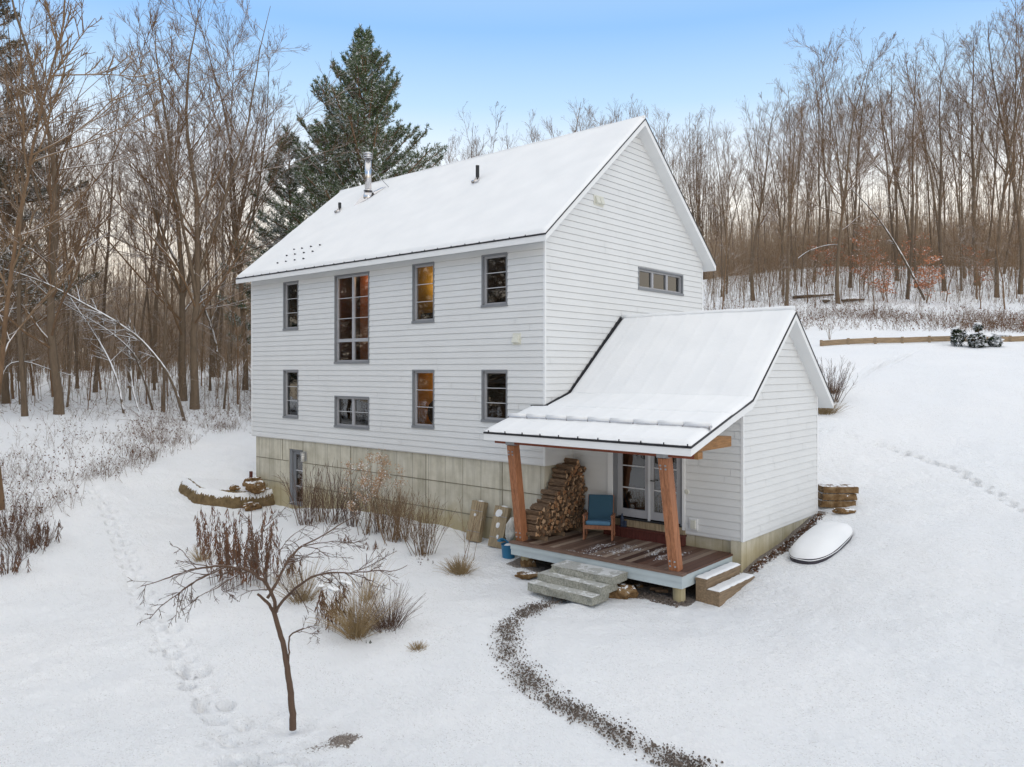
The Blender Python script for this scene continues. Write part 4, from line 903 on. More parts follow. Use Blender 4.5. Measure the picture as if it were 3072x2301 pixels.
rings=[(1.035,.11),(1.01,.165),(.93,.22),(.8,.275),(.6,.315),(.35,.34),(.1,.35),(.001,.35)]
V=np.concatenate([np.stack([hx*a,hy*a,sl(hy*a)+h_+(.008*snoise(hx*a,hy*a,7,4))],1) for a,h_ in rings]);F_=np.concatenate([np.stack([r_*k+j,r_*k+(j+1)%k,(r_+1)*k+(j+1)%k,(r_+1)*k+j],-1) for r_ in range(len(rings)-1)]);mesh_np('tub_snow',V,F_,M['snow'],tb,True)
# stacked stones behind wing
sp=gp(2500,1520)
for k,(dz,lb) in enumerate(((.0,'lowest brown stone slab of the short stack behind the wing'),(.17,'middle brown stone slab with a snow streak, behind the wing'),(.34,'top brown stone slab capped by snow, behind the wing'))):
    o=jitter_box('stone_slab',-.40,.40,-.22,.22,0,.15,M['rock'],.03,40+k);o.location=sp+Vector((.0+.02*k,.15,dz));o.rotation_euler=(0,0,R(38));tag(o,lb,'stone','stone slabs stacked behind the wing')
o=blob('boulder',gp(2510,1532)+Vector((.2,-.1,.03)),.33,.16,.07,M['rock'],51,.5,3,'thin flat stone half buried in snow right of the stone stack','boulder',rz=.7)
# bank left of house : clay face and rocks at house corner
n=160;qq=resample(WALL,.03);m_=[];
lo=[];
for i_ in range(len(qq)):
    t_=qq[min(i_+1,len(qq)-1)]-qq[max(i_-1,0)];t_=t_/np.hypot(*t_);nn=np.array([-t_[1],t_[0]])
    a=qq[i_]-nn*.10;b2=qq[i_]+nn*.16;z0=hh(*a)-.08;z1=hh(*b2)+.005+.02*float(snoise(np.array([i_*.1]),np.array([0.]),1.1,4)[0])+random.uniform(-.012,.012)
    s_=min(1,i_/14,(len(qq)-1-i_)/5+.2);z1=z0+(z1-z0)*s_
    for f_ in np.linspace(0,1,7):
        w_=a+(b2-a)*(f_**1.5)+nn*random.uniform(-.022,.022);lo.append((w_[0],w_[1],z0+(z1-z0)*f_))
V=np.array(lo);nr=len(qq);i2=np.arange(nr*7).reshape(nr,7);F_=np.stack([i2[:-1,:-1],i2[1:,:-1],i2[1:,1:],i2[:-1,1:]],-1).reshape(-1,4)
tag(mesh_np('earth_bank',V,F_,M['earth'],None,True),'bare brown earth bank topped with snow at the house corner','bank')
for k,(x,y,s_,lb) in enumerate(((-11.2,-.45,.34,'largest brown boulder stacked against the left foundation corner'),(-11.65,-.15,.30,'snowy upper boulder at the left foundation corner'),(-10.75,-.75,.26,'flat snow capped boulder in front of the left foundation corner'),(-11.9,.2,.25,'small boulder behind the others at the left house corner'),(-11.6,-.9,.18,'lowest small boulder by the earth bank'))):
    blob('boulder',(x,y,hh(x,y)+s_*.45),s_*1.2,s_,s_*.7,M['rock'],60+k,.5,4,lb,'boulder','boulders at the left house corner',rz=k,flat=.6,freq=4)
m=MB();m.box(-12.05,-11.97,-.12,-.04,-2,-1.15);tag(m.build('short_post',M['redboard'],bevel=.003),'short dark red stake standing at the left foundation corner','post')
m=None
o=blob('snow_mound',gp(880,1512)+Vector((0,.0,-.02)),1.0,.5,.24,M['snow'],77,.2,4,'smooth snow mound over a low plant in front of the basement door','snow mound',freq=2)
# ------------------------------------------------------------ trees
def grow(P0,D0,L0,R0,S,wander,trop,rng,rend=.35,curve=0):
    """vectorised polylines: P0 (N,3) D0 dir L0 len R0 radius -> P (N,S,3), R (N,S)"""
    n=len(P0);P=np.empty((n,S,3));P[:,0]=P0;d=unit(D0);st=(L0/(S-1))[:,None]
    for i_ in range(1,S):
        d=unit(d+rng.normal(0,wander,(n,3))+np.array([0,0,trop]));P[:,i_]=P[:,i_-1]+d*st
    t=np.linspace(0,1,S)[None];Rr=R0[:,None]*(1-(1-rend)*t);return P,Rr
def spawn(P,Rr,num,t0,t1,ang,rng,lscale,Lp,rs,lfun=None):
    """children along parents"""
    n,S,_=P.shape;par=np.repeat(np.arange(n),num);k=len(par);t=rng.uniform(t0,t1,k)
    f=t*(S-1);i0=np.clip(f.astype(int),0,S-2);fr=(f-i0)[:,None];p=P[par,i0]*(1-fr)+P[par,i0+1]*fr;d=unit(P[par,i0+1]-P[par,i0]);r=Rr[par,i0]*(1-fr[:,0])+Rr[par,i0+1]*fr[:,0]
    q=unit(np.cross(d,rng.normal(size=(k,3))));a=rng.normal(ang,.16,k)[:,None];dd=d*np.cos(a)+q*np.sin(a)
    L=Lp[par]*lscale*(1.15-t*.75)*rng.uniform(.6,1.25,k)
    return p,dd,L,r*rs,t
HT={}
def topfit(T,u,Y,tv):
    x,y=fromcam((u-CU)/FO*Y,Y);return x,y,max(.35,((CV-tv)/FO*Y+CAM[2]-hh(x,y))/T['h'])
def make_tree(seed,H=20,nm='bare_tree',r0=.2,fork=.35,n1=16,lean=0,up=.06,a1=.7,twig=1.,n2=7,n3=6,n4=3,forks=0,wan=.035,mats=('bark','branch'),low=.3):
    rng=np.random.default_rng(seed);tr=VB();br=VB()
    D0=np.array([[lean*rng.normal(),lean*rng.normal(),1.]]);P,Rr=grow(np.array([[0,0,-.4]]),D0,np.array([H+.4]),np.array([r0]),16,wan,.02,rng,.10)
    Rr=Rr*np.linspace(1.0,1.0,16)**1;Rr[0,0]*=1.35;Rr[0,1]*=1.05
    tr.tubes(P,Rr,8)
    Ps,Rs,Ls=[P],[Rr],[np.array([H])]
    if forks:
        p,d,L,r,t=spawn(P,Rr,forks,fork*.7,fork*1.3,.36,rng,.72,np.array([H]),.62);P2,R2=grow(p,d,L,r,12,.05,.10,rng,.14);tr.tubes(P2,R2,6);PA=[(P,Rr,np.array([H*1.]),n1//2+5),(P2,R2,L*1.1,n1//2+1)]
    else:PA=[(P,Rr,np.array([H*1.]),n1)]
    lv=[]
    for (p_,r_,l_,n_) in PA:
        p,d,L,r,t=spawn(p_,r_,n_,low if p_ is P else .15,.97,a1,rng,.36,l_,.40);a,b_=grow(p,d,L,np.maximum(r,.016),7,.09,up,rng,.3);br.tubes(a,b_,5);lv.append((a,b_,L))
    P1=np.concatenate([x[0] for x in lv]);R1=np.concatenate([x[1] for x in lv]);L1=np.concatenate([x[2] for x in lv])
    p,d,L,r,t=spawn(P1,R1,n2,.18,.98,.55,rng,.56,L1,.6);P2,R2=grow(p,d,L,np.maximum(r,.010)*twig,5,.08,.08,rng,.4);br.tubes(P2,R2,4)
    p,d,L,r,t=spawn(P2,R2,n3,.1,1.,.5,rng,.58,L,.65);P3,R3=grow(p,d,L,np.maximum(r,.008)*twig,4,.07,.07,rng,.5);br.tubes(P3,R3,3)
    if n4:
        p,d,L,r,t=spawn(P3,R3,n4,.1,1.,.5,rng,.66,L,.8);P4,R4=grow(p,d,L,np.full(len(L),.006)*twig,3,.06,.06,rng,.6);br.tubes(P4,R4,3)
    root=empty(nm,(0,0,0));tr.build('trunk',M[mats[0]],root,True);br.build('crown',M[mats[1]],root);HT[root.name]=float(max(np.concatenate(br.V)[:,2]));root['h']=HT[root.name];return root
HIDE=[]
TF=[make_tree(100+k,H=19+k%3,r0=.135+.015*(k%4),n1=18,a1=.58,up=.10,n2=6,n3=5,n4=2,forks=(k%3),fork=.45,low=.38) for k in range(7)]     # tall woodland trees
TL=[make_tree(200+k,H=19,r0=.165,n1=30,a1=.85,up=.055,n2=7,n3=5,n4=2,forks=2+k%2,fork=.33,low=.16,wan=.045) for k in range(4)]    # spreading maples
TY=[make_tree(300+k,H=9,nm='young_tree',r0=.055,n1=18,a1=.75,up=.04,n2=6,n3=5,n4=0,wan=.05,low=.2,mats=('branch','twig')) for k in range(4)]     # young thin trees

TN=[make_tree(400+k,H=20,r0=.10+.012*(k%3),n1=13,a1=.5,up=.09,n2=5,n3=4,n4=2,forks=k%2,fork=.55,low=.5,wan=.03,lean=.03) for k in range(5)]   # thin forest grown trees
used=set()
def put(T,x,y,s,label,group,cat='tree',rz=None,name=None):
    z=hh(x,y)-.05
    if id(T) not in used:
        used.add(id(T));T.location=(x,y,z);T.rotation_euler=(0,0,random.uniform(0,6.28) if rz is None else rz);T.scale=(s,s,s);tag(T,label,cat,group);o=T
    else:o=copy_thing(T,(x,y,z),random.uniform(0,6.28) if rz is None else rz,s,label,group,cat)
    if cat=='tree':o.rotation_euler=(random.gauss(0,.028),random.gauss(0,.028),o.rotation_euler[2]);q=random.uniform(.85,1.15);o.scale=(s*q,s*q,s)
    return o
def putuv(T,u,Y,s,label,group,cat='tree'):
    x,y=fromcam((u-CU)/FO*Y,Y);return put(T,x,y,s,label,group,cat)
# conifers
def make_pine(seed,H,rb,mat,nbr=85,droop=0.0,t0=.12):
    rng=np.random.default_rng(seed);tr=VB();nd=VB()
    P,Rr=grow(np.array([[0,0,-.3]]),np.array([[0,0,1.]]),np.array([H]),np.array([H*.013]),12,.012,.03,rng,.12);tr.tubes(P,Rr,8)
    n=nbr;t=np.sort(rng.uniform(t0,.985,n));az=np.arange(n)*2.4+rng.normal(0,.3,n)
    prof=np.clip((1-t)/(1-t0),0,1)**.85*np.where(t<.25,.6+.4*(t/.25),1);L=rb*prof*rng.uniform(.5,1.1,n)+.35
    f=t*11;i0=np.clip(f.astype(int),0,10);fr=(f-i0)[:,None];p=P[0,i0]*(1-fr)+P[0,i0+1]*fr
    el=.05+.75*t**2-droop;d=np.stack([np.cos(az)*np.cos(el),np.sin(az)*np.cos(el),np.sin(el)],1)
    B,Rb=grow(p,d,L,.02+.012*L,8,.05,.055,rng,.3);tr.tubes(B,Rb,4)
    ns=(L*7+4).astype(int);par=np.repeat(np.arange(n),ns);k=len(par);tt=rng.uniform(.15,1,k)**.8;ff=tt*7;j0=np.clip(ff.astype(int),0,6);g_=(ff-j0)[:,None]
    q=B[par,j0]*(1-g_)+B[par,j0+1]*g_;dd=unit(B[par,j0+1]-B[par,j0]);side=unit(np.cross(dd,np.array([0,0,1.])))*np.where(rng.random(k)<.5,1,-1)[:,None]
    ds=unit(dd*.8+side*rng.uniform(.2,1.0,(k,1))+np.array([0,0,1.])*rng.uniform(-.1,.35,(k,1)));Ls=L[par]*.36*(1.15-tt)*rng.uniform(.6,1.2,k)+.30
    Q,Rq=grow(q,ds,Ls,np.full(k,.011),4,.08,.06,rng,.5);tr.tubes(Q,Rq,3)
    # needle tufts
    m=7;par=np.repeat(np.arange(k),m);K=len(par);tt=rng.uniform(.1,1.05,K);ff=np.clip(tt,0,1)*3;j0=np.clip(ff.astype(int),0,2);g_=(ff-j0)[:,None];c=Q[par,j0]*(1-g_)+Q[par,j0+1]*g_+rng.normal(0,.035,(K,3));sd=unit(Q[par,j0+1]-Q[par,j0])
    w_=4;c=np.repeat(c,w_,0);sd=np.repeat(sd,w_,0);K=len(c);dv=unit(sd*.9+rng.normal(0,.75,(K,3))+np.array([0,0,.15]));ln=rng.uniform(.13,.26,(K,1));wd=unit(np.cross(dv,rng.normal(size=(K,3))))*rng.uniform(.014,.028,(K,1))
    nd.tris(c-wd,c+wd,c+dv*ln)
    root=empty('pine_tree',(0,0,0));tr.build('trunk',M['branch'],root);nd.build('crown',M[mat],root);return root
PA=make_pine(11,21.6,9.2,'needle',240,-.18,.10);PB=make_pine(12,17,5.2,'needle',120,.02);PC=make_pine(13,19,6.2,'needle2',70,.12,.25)
putuv(PA,1105,48,1.0,'tallest green pine dusted with snow, behind the metal chimney','pine trees behind the house','pine tree')
putuv(PB,985,47,.98,'green pine just left of the tallest pine behind the roof','pine trees behind the house','pine tree')
o=putuv(PB,880,52,1.0,'smaller green pine half hidden by bare branches, left of the roof','pine trees behind the house','pine tree')
putuv(PB,1265,52,.80,'low green pine at the right foot of the tallest pine','pine trees behind the house','pine tree')
putuv(PC,-70,36,1.02,'dark brown green pine with layered boughs at the left picture edge','pine trees at the left edge','pine tree')
putuv(PC,-240,44,1.1,'second dark pine behind the one at the left picture edge','pine trees at the left edge','pine tree')
putuv(PC,1365,78,.55,'small dark evergreen showing above the middle of the roof ridge',None,'pine tree')
# left cluster: measured trunks (u at base, distance, size, template)
LEFT=[(583,39.5,1.12,TL[0],'big spreading bare maple nearest the lawn, left of the house'),
      (550,42,1.10,TL[1],'straight bare maple standing just behind the big spreading one'),
      (735,47,1.15,TL[2],'thick mossy bare tree right against the left house corner'),
      (178,34,1.02,TL[3],'straight bare tree with forked top at the left, above the brush'),
      (75,33,.92,TF[0],'leaning bare tree near the left edge with snowy branch stubs'),
      (20,40,1.0,TL[1],'bare tree at the left edge in front of the dark pine'),
      (285,46,.95,TF[1],'bare tree with snow covered trunk between the two left maples'),
      (465,52,1.0,TF[2],'slim bare tree behind the big maple, left side'),
      (640,56,1.08,TF[3],'slim bare tree between the maple and the mossy trunk'),
      (690,62,1.1,TF[4],'tall bare tree a little behind the mossy trunk')]
for u,Y,s,T,lb in LEFT:putuv(T,u,Y,s,lb,'bare trees at the left forest edge')
putuv(TY[1],4,21,1.5,'thin dark leaning tree at the very left edge, nearest the viewer',None)
putuv(TY[2],-60,24,1.4,'thin bare tree just outside the left brambles',None)
# arched snow-laden saplings
def tube_thing(name,pts,r0,r1,mat,label,cat,group=None,twigs=0,seed=0,tl=1.,k=6,trop=.0,tmat=None,tr_=.008):
    rng=np.random.default_rng(seed);P=np.array([tuple(p) for p in pts]);root=empty(name,P[0],label,cat,group)
    d=np.r_[0,np.cumsum(np.linalg.norm(np.diff(P,axis=0),axis=1))];S=max(12,len(P)*3);s=np.linspace(0,d[-1],S);Q=np.stack([np.interp(s,d,P[:,i_]) for i_ in range(3)],1)
    K=np.array([.25,.5,.25]);Qs=Q.copy();
    for _ in range(2):Qs[1:-1]=Q[:-2]*.25+Q[1:-1]*.5+Q[2:]*.25;Q=Qs.copy()
    Q=Q-P[0];Rr=np.linspace(r0,r1,S)[None];vb=VB();vb.tubes(Q[None],Rr,k);vb.build('trunk',M[mat],root,True)
    if twigs:
        v2=VB();p,dd,L,r,t=spawn(Q[None],Rr,twigs,.3,1.,.7,rng,.14*tl,np.array([d[-1]]),.5);a,b_=grow(p,dd,L,np.maximum(r,tr_),6,.12,trop,rng,.4);v2.tubes(a,b_,4)
        p,dd,L,r,t=spawn(a,b_,5,.1,1.,.7,rng,.5,L,.6);a,b_=grow(p,dd,L,np.maximum(r,tr_*.7),4,.12,trop,rng,.5);v2.tubes(a,b_,3);v2.build('crown',M[tmat or mat],root)
    return root
c8=lambda x,y:(x/2.16,767+y/2.16)
def arc(pts,Y,dY=0):
    n=len(pts);o=[at(*c8(*p),Y+dY*i_/(n-1)) for i_,p in enumerate(pts)];o[0].z=min(o[0].z,hh(o[0].x,o[0].y));return o
M['archbark']=bark('snow_laden_bark',(.12,.09,.065),.18,3,.95)
tube_thing('arched_tree',arc([(1205,1110),(1150,900),(1080,740),(920,545),(830,480),(700,395),(450,260),(350,200),(150,120),(-40,70)],36,-4),.085,.03,'archbark','largest arched sapling bowed left under thick snow','tree','arched saplings on the left',26,1)
tube_thing('arched_tree',arc([(990,1000),(930,790),(870,630),(830,590),(700,480),(560,400),(400,300)],38,-2),.06,.02,'archbark','arched sapling bowed left just behind the largest one','tree','arched saplings on the left',20,2)
tube_thing('arched_tree',arc([(815,1110),(770,830),(710,670),(610,500),(500,340),(410,200),(330,60)],36,1),.06,.02,'archbark','thinner leaning sapling crossing under the arched ones','tree','arched saplings on the left',18,3)
tube_thing('arched_tree',arc([(-40,850),(40,700),(120,680),(200,690),(300,730),(400,760),(480,780)],33,1),.035,.02,'archbark','low snowy branch arching beside the far left trunks','branch',None,14,4)
tube_thing('arched_tree',arc([(930,1065),(880,960),(850,800),(835,560),(845,420)],37,1),.05,.02,'archbark','thin crooked sapling between the arched trunks','tree',None,18,5)
tube_thing('arched_tree',[at(*c8(1420,790),46),at(*c8(1400,560),46),at(*c8(1350,400),46),at(*c8(1300,300),46),at(*c8(1290,100),46),at(*c8(1300,-120),46)],.10,.05,'archbark','leaning pale snow plastered trunk left of the mossy tree','tree',None,20,6)
# right edge of woods: measured trunks
RIGHT=[(2515,54,1.06,TL[2],'tall thick bare maple in front of the right wood, with snowy lower limbs'),(2722,56,1.10,TF[0],'bare tree with dark mottled trunk in the right wood'),(2990,57,1.25,TF[1],'large grey trunked bare tree near the right picture edge'),
       (2360,53,.86,TF[2],'slim bare tree in front of the right wood, left of the thick maple'),(2260,58,.84,TF[3],'bare tree of the right wood nearest the house gable'),(2550,62,1.0,TF[4],'bare tree just behind the thick maple on the right'),
       (2835,60,1.08,TF[5],'bare tree between the mottled trunk and the large grey one'),(2930,62,1.16,TF[6],'slim bare tree left of the large grey trunk'),(3060,58,1.22,TF[2],'bare tree at the very right picture edge'),
       (2180,64,.80,TF[1],'bare tree showing just right of the main gable'),(2440,66,.9,TF[5],'bare tree between the slim one and the thick maple')]
SKR=([2050,2150,2300,2420,2520,2650,2750,2950,3072,3300],[440,330,240,200,70,150,60,60,-60,-60])
for u,Y,s,T,lb in RIGHT:
    x,y,s=topfit(T,u,Y,np.interp(u,*SKR));put(T,x,y,s,lb,'bare trees at the right forest edge')
# background woods
rng=np.random.default_rng(5);pts=[]
def far_enough(X,Y,d):
    return all((X-a)**2+(Y-b_)**2>d*d for a,b_ in pts)
def wood(n,umin,umax,Y0,Y1,s0,s1,label,group,d=1.9,TT=None,sky=None,jit=120):
    k=0;tries=0;TT=TT or TN+TF[:2]
    while k<n and tries<n*30:
        tries+=1;u=rng.uniform(umin,umax);Y=rng.uniform(Y0**2,Y1**2)**.5;X=(u-CU)/FO*Y
        if not far_enough(X,Y,d):continue
        pts.append((X,Y));T=TT[rng.integers(len(TT))]
        if sky:x,y,s=topfit(T,u,Y,np.interp(u,*sky)+abs(rng.normal(0,jit)))
        else:x,y=fromcam(X,Y);s=rng.uniform(s0,s1)
        put(T,x,y,min(s,1.35),label,group);k+=1
SKL=([-400,0,300,600,850],[100,120,330,200,300])
wood(54,2120,3250,58,84,0,0,'bare tree deep in the right hand wood','bare trees deep in the right wood',sky=SKR,jit=140)
wood(36,2120,3300,84,118,0,0,'distant bare tree at the back of the right wood','distant trees of the right wood',sky=(SKR[0],[x+180 for x in SKR[1]]),jit=120)
wood(40,-350,840,46,80,0,0,'bare tree deep in the left hand wood','bare trees deep in the left wood',sky=SKL,jit=260)
wood(16,-150,720,37,50,0,0,'slim bare trunk rising behind the left brush','slim trunks behind the left brush',d=1.6,TT=TN+TY,sky=SKL,jit=260)
wood(24,-350,900,80,125,0,0,'distant bare tree at the back of the left wood','distant trees of the left wood',sky=([-400,900],[560,560]),jit=150)
wood(22,1290,2120,70,115,0,0,'bare treetop showing above the roof ridge','bare treetops above the roof',sky=([1290,1350,1450,1560,1640,1760,1860,1960,2120],[400,310,320,400,300,300,270,250,300]),jit=60)
wood(16,1200,2150,72,105,0,0,'bare treetop showing above the roof ridge','bare treetops above the roof',d=1.3,TT=TF,sky=([1200,1330,1450,1560,1640,1760,1860,1960,2120],[450,400,400,430,400,380,350,340,360]),jit=45)
for u,tv_,T,lb in ((1695,235,TL[3],'rounded bare treetop rising behind the upper right roof ridge'),(1895,250,TL[0],'broad bare treetop just behind the gable peak'),(1425,300,TF[4],'slender bare treetop right of the pine above the roof')):
    x,y,s=topfit(T,u,74,tv_);put(T,x,y,s,lb,'bare treetops above the roof')
wood(22,2150,3150,50,70,.55,.95,'thin young tree in the right hand wood','young trees in the right wood',1.2,TY)
wood(34,-300,760,34,62,.45,.9,'thin young tree in the left hand wood','young trees in the left wood',1.0,TY)
# woods reflected in the windows, across the clearing behind the viewer
rng=np.random.default_rng(9)
for k in range(26):
    x=rng.uniform(-50,2);y=rng.uniform(-46,-22)-.25*max(0,x+20)
    put((TF+TL)[rng.integers(11)],x,y,rng.uniform(1.0,1.3),'bare tree across the clearing, seen only mirrored in the windows','trees mirrored in the windows')
for k in range(22):
    a=R(192+k*3.1);put(PB if k%2 else PC,-4+(52+6*(k%3))*math.cos(a),-2+(52+6*(k%3))*math.sin(a),1.0+.1*(k%3),'dark pine across the clearing, seen only mirrored in the windows','pines mirrored in the windows','pine tree')
# dense sapling masses (stuff)
def thicket(name,n,fun,h0,h1,r,mat,label,seed,side=5,lean=.12,sl=.28,kind='stuff',up=.03,leaf=0):
    rng=np.random.default_rng(seed);xy=fun(rng,n);n=len(xy);z=height(xy[:,0],xy[:,1]);P0=np.c_[xy,z-.05];D0=np.c_[rng.normal(0,lean,(n,2)),np.ones(n)];H=rng.uniform(h0,h1,n)*rng.uniform(.6,1,n)
    P,Rr=grow(P0,D0,H,r*(.5+H/h1*.7),5,.05,up,rng,.35);vb=VB();vb.tubes(P,Rr,3)
    p,d,L,rr_,t=spawn(P,Rr,side,.2,1.,.8,rng,sl,H,.5);a,b_=grow(p,d,L,np.maximum(rr_,r*.28),3,.12,.06,rng,.5);vb.tubes(a,b_,3)
    if side>3:
        p,d,L,rr_,t=spawn(a,b_,2,.2,1.,.7,rng,.55,L,.7);a,b_=grow(p,d,L,np.maximum(rr_,r*.22),3,.12,.05,rng,.5);vb.tubes(a,b_,3)
    o=vb.build(name,M[mat]);tag(o,label,'undergrowth' if kind else None,None,kind)
    return o
def region(u0,u1,Y0,Y1):
    def f(rng,n):
        u=rng.uniform(u0,u1,n);Y=rng.uniform(Y0**2,Y1**2,n)**.5;x,y=fromcam((u-CU)/FO*Y,Y);return np.stack([x,y],1)
    return f
thicket('sapling_thicket',5200,region(2120,3200,76,100),2.5,8,.030,'farbark','dense brown sapling stems filling the right wood',1)
thicket('sapling_thicket',1900,region(2120,3150,54,78),1.2,4.5,.016,'twig','scattered thin sapling stems on the snowy slope of the right wood',2,4)
thicket('sapling_thicket',3400,region(-350,900,64,100),5,15,.030,'farbark','dense brown sapling stems filling the left wood',3)
thicket('sapling_thicket',700,region(-300,760,38,62),1.5,6,.014,'twig','scattered thin sapling stems under the trees of the left wood',4,5)
thicket('sapling_thicket',3000,region(880,2150,88,118),3,8,.035,'farbark','dense brown saplings behind the house roof',5)
thicket('far_wood',520,region(2120,3300,98,125),12,20,.055,'branch','distant bare woods closing off the right hillside',16,8,.05,.2,up=.02)
thicket('far_wood',380,region(-350,900,95,125),11,18,.055,'branch','distant bare woods closing off the left wood',17,8,.05,.2,up=.02)
thicket('far_wood',420,region(1180,2160,92,112),14,23,.06,'branch','distant bare woods reading as one brown mass above the ridge',15,9,.05,.22,up=.02)
thicket('sapling_thicket',1800,lambda rng,n:np.stack([rng.uniform(-60,8,n),rng.uniform(-62,-30,n)],1),2,8,.03,'branch','brown saplings across the clearing, mirrored in the windows',6)
# brush at lawn edges
EL=[gp(*D(*p)) for p in [(-150,1330),(0,1255),(95,1150),(150,1095),(200,1045),(300,1015),(390,975),(440,945),(540,922),(600,905)]]
ex=np.array([tocam(p.x,p.y) for p in EL]);ex=ex[np.argsort(ex[:,1])]
def brushL(rng,n):
    N_=n*9;Y=rng.uniform(13.5**.5,50**.5,N_)**2;q=rng.gamma(1.2,2.0,N_);X=np.interp(Y,ex[:,1],ex[:,0])-q+rng.normal(0,.2,N_)
    x,y=fromcam(X,Y);m=~((x>-12.4)&(y>-.2)&(y<8));m&=(q<16);m&=snoise(x,y,2.1,12)>.1+rng.normal(0,.5,N_);return np.stack([x,y],1)[m][:n]
thicket('dead_brush',3300,brushL,.2,.85,.0055,'brush','snowy dead weeds and brambles along the left lawn edge',21,6,.45,.5,up=-.01)
def leaves(xy,name,label,mat,seed,h,s=.035,kind='stuff'):
    rng=np.random.default_rng(seed);n=len(xy);P3=np.c_[xy,height(xy[:,0],xy[:,1])+rng.uniform(0,h,n)];T1=unit(rng.normal(size=(n,3)))*rng.uniform(.5,1.2,(n,1))*s;T2=unit(np.cross(T1,rng.normal(size=(n,3))))*s*.5
    vb=VB();vb.quads(P3,T1,T2);return tag(vb.build(name,M[mat]),label,'leaves',None,kind)
leaves(brushL(np.random.default_rng(4),3800),'brush_leaves','withered brown leaves hanging in the left brush','deadleaf',5,.8,.030)
def brushR(rng,n):
    u=rng.uniform(2080,3150,n*3);Y=41.5+rng.gamma(2.,3.2,n*3)-.004*(u-2400);X=(u-CU)/FO*Y;x,y=fromcam(X,Y);m=(Y<60)&(snoise(x,y,.6,14)>-.1+rng.normal(0,.7,len(x)));return np.stack([x,y],1)[m][:n]
thicket('dead_brush',3200,brushR,.25,1.0,.009,'brush','snowy dead weeds in a band before the right wood',22,5,.45,.5,up=-.01)
leaves(brushR(np.random.default_rng(6),2500),'brush_leaves','withered brown leaves in the weed band before the right wood','deadleaf',7,.5,.045)
def forestfloor(rng,n):
    u=np.r_[rng.uniform(-300,780,n//2),rng.uniform(2100,3150,n//2)];Y=np.r_[rng.uniform(34,70,n//2),rng.uniform(52,80,n//2)];x,y=fromcam((u-CU)/FO*Y,Y);return np.stack([x,y],1)
thicket('fallen_twigs',1500,forestfloor,.4,1.3,.010,'brush','fallen twigs and low stems on the snowy forest floor',23,4,2.2,.5,up=-.02)
# beech saplings with orange leaves
def leafy(u,Y,h,wd,n,label,seed,mat='orangeleaf'):
    rng=np.random.default_rng(seed);x,y=fromcam((u-CU)/FO*Y,Y);root=empty('leafy_sapling',(x,y,hh(x,y)),label,'tree','orange leaved saplings in the right wood')
    vb=VB();P,Rr=grow(np.zeros((3,3)),np.c_[rng.normal(0,.15,(3,2)),np.ones(3)],np.array([h,h*.85,h*.7]),np.full(3,.03),8,.05,.03,rng,.2);vb.tubes(P,Rr,5)
    p,d,L,r,t=spawn(P,Rr,14,.2,1.,1.2,rng,.33*wd,np.array([h,h*.85,h*.7]),.4);a,b_=grow(p,d,L,np.full(len(L),.012),6,.08,.0,rng,.4);vb.tubes(a,b_,3);vb.build('trunk',M['twig'],root)
    i_=rng.integers(0,len(a),n);s_=rng.uniform(1,5,n);j0=s_.astype(int).clip(0,4);f=(s_-j0)[:,None];c=a[i_,j0]*(1-f)+a[i_,j0+1]*f+rng.normal(0,.16,(n,3))*np.array([1,1,.5]);T1=unit(rng.normal(size=(n,3))*np.array([1,1,.5]))*.07;T2=unit(np.cross(T1,rng.normal(size=(n,3))))*.04
    k_=rng.random(n)<.6;c,T1,T2=c[k_],T1[k_]*.85,T2[k_]*.85;v2=VB();v2.quads(c,T1,T2);v2.build('crown',M[mat],root)
leafy(2590,60,5.2,1.2,1700,'sapling with orange leaves beside the thick maple on the right',1)
leafy(2650,55,3.2,1.1,800,'low orange leaved sapling right of the thick maple',2)
leafy(2780,54,3.6,1.3,1100,'coral leaved sapling between the mottled trunk and the next tree',3)
leafy(2750,62,5.,1.0,700,'orange leaved sapling behind the mottled trunk',4)
leafy(2940,60,3.6,1.0,600,'reddish leaved sapling left of the large grey trunk',5)
leafy(2480,64,4.0,1.2,900,'faded orange sapling just left of the thick maple',6)
# fallen logs at right wood edge
for k,(u,v,L_,lb) in enumerate(((2440,893,3.0,'snow covered fallen log left of the thick maple'),(2560,905,2.2,'short fallen branch right of the thick maple'),(2480,908,1.4,'mossy low log end at the foot of the thick maple'))):
    p=gp(u,v,20);m=MB();a=Vector((math.cos(.7+k*.5),math.sin(.7+k*.5),.03))*L_/2;m.tube([p-a+Vector((0,0,.12)),p+Vector((0,0,.18)),p+a+Vector((0,0,.2))],[.16,.15,.09],8);tag(m.build('fallen_log',M['archbark'],None,True),lb,'log','fallen logs at the right wood edge')
for k,(pts_,lb) in enumerate((([(2395,775),(2425,752),(2480,735),(2516,733)],'snowy broken limb drooping left of the thick maple'),([(2775,900),(2740,830),(2700,755),(2640,660),(2580,590),(2545,560)],'long leaning dead trunk covered with snow in the right wood'))):
    tube_thing('leaning_limb',[at(u,v,54+(1-k)*0+i_*.1) for i_,(u,v) in enumerate(pts_)],.05 if k==0 else .10,.03,'archbark',lb,'branch',None,6,80+k)
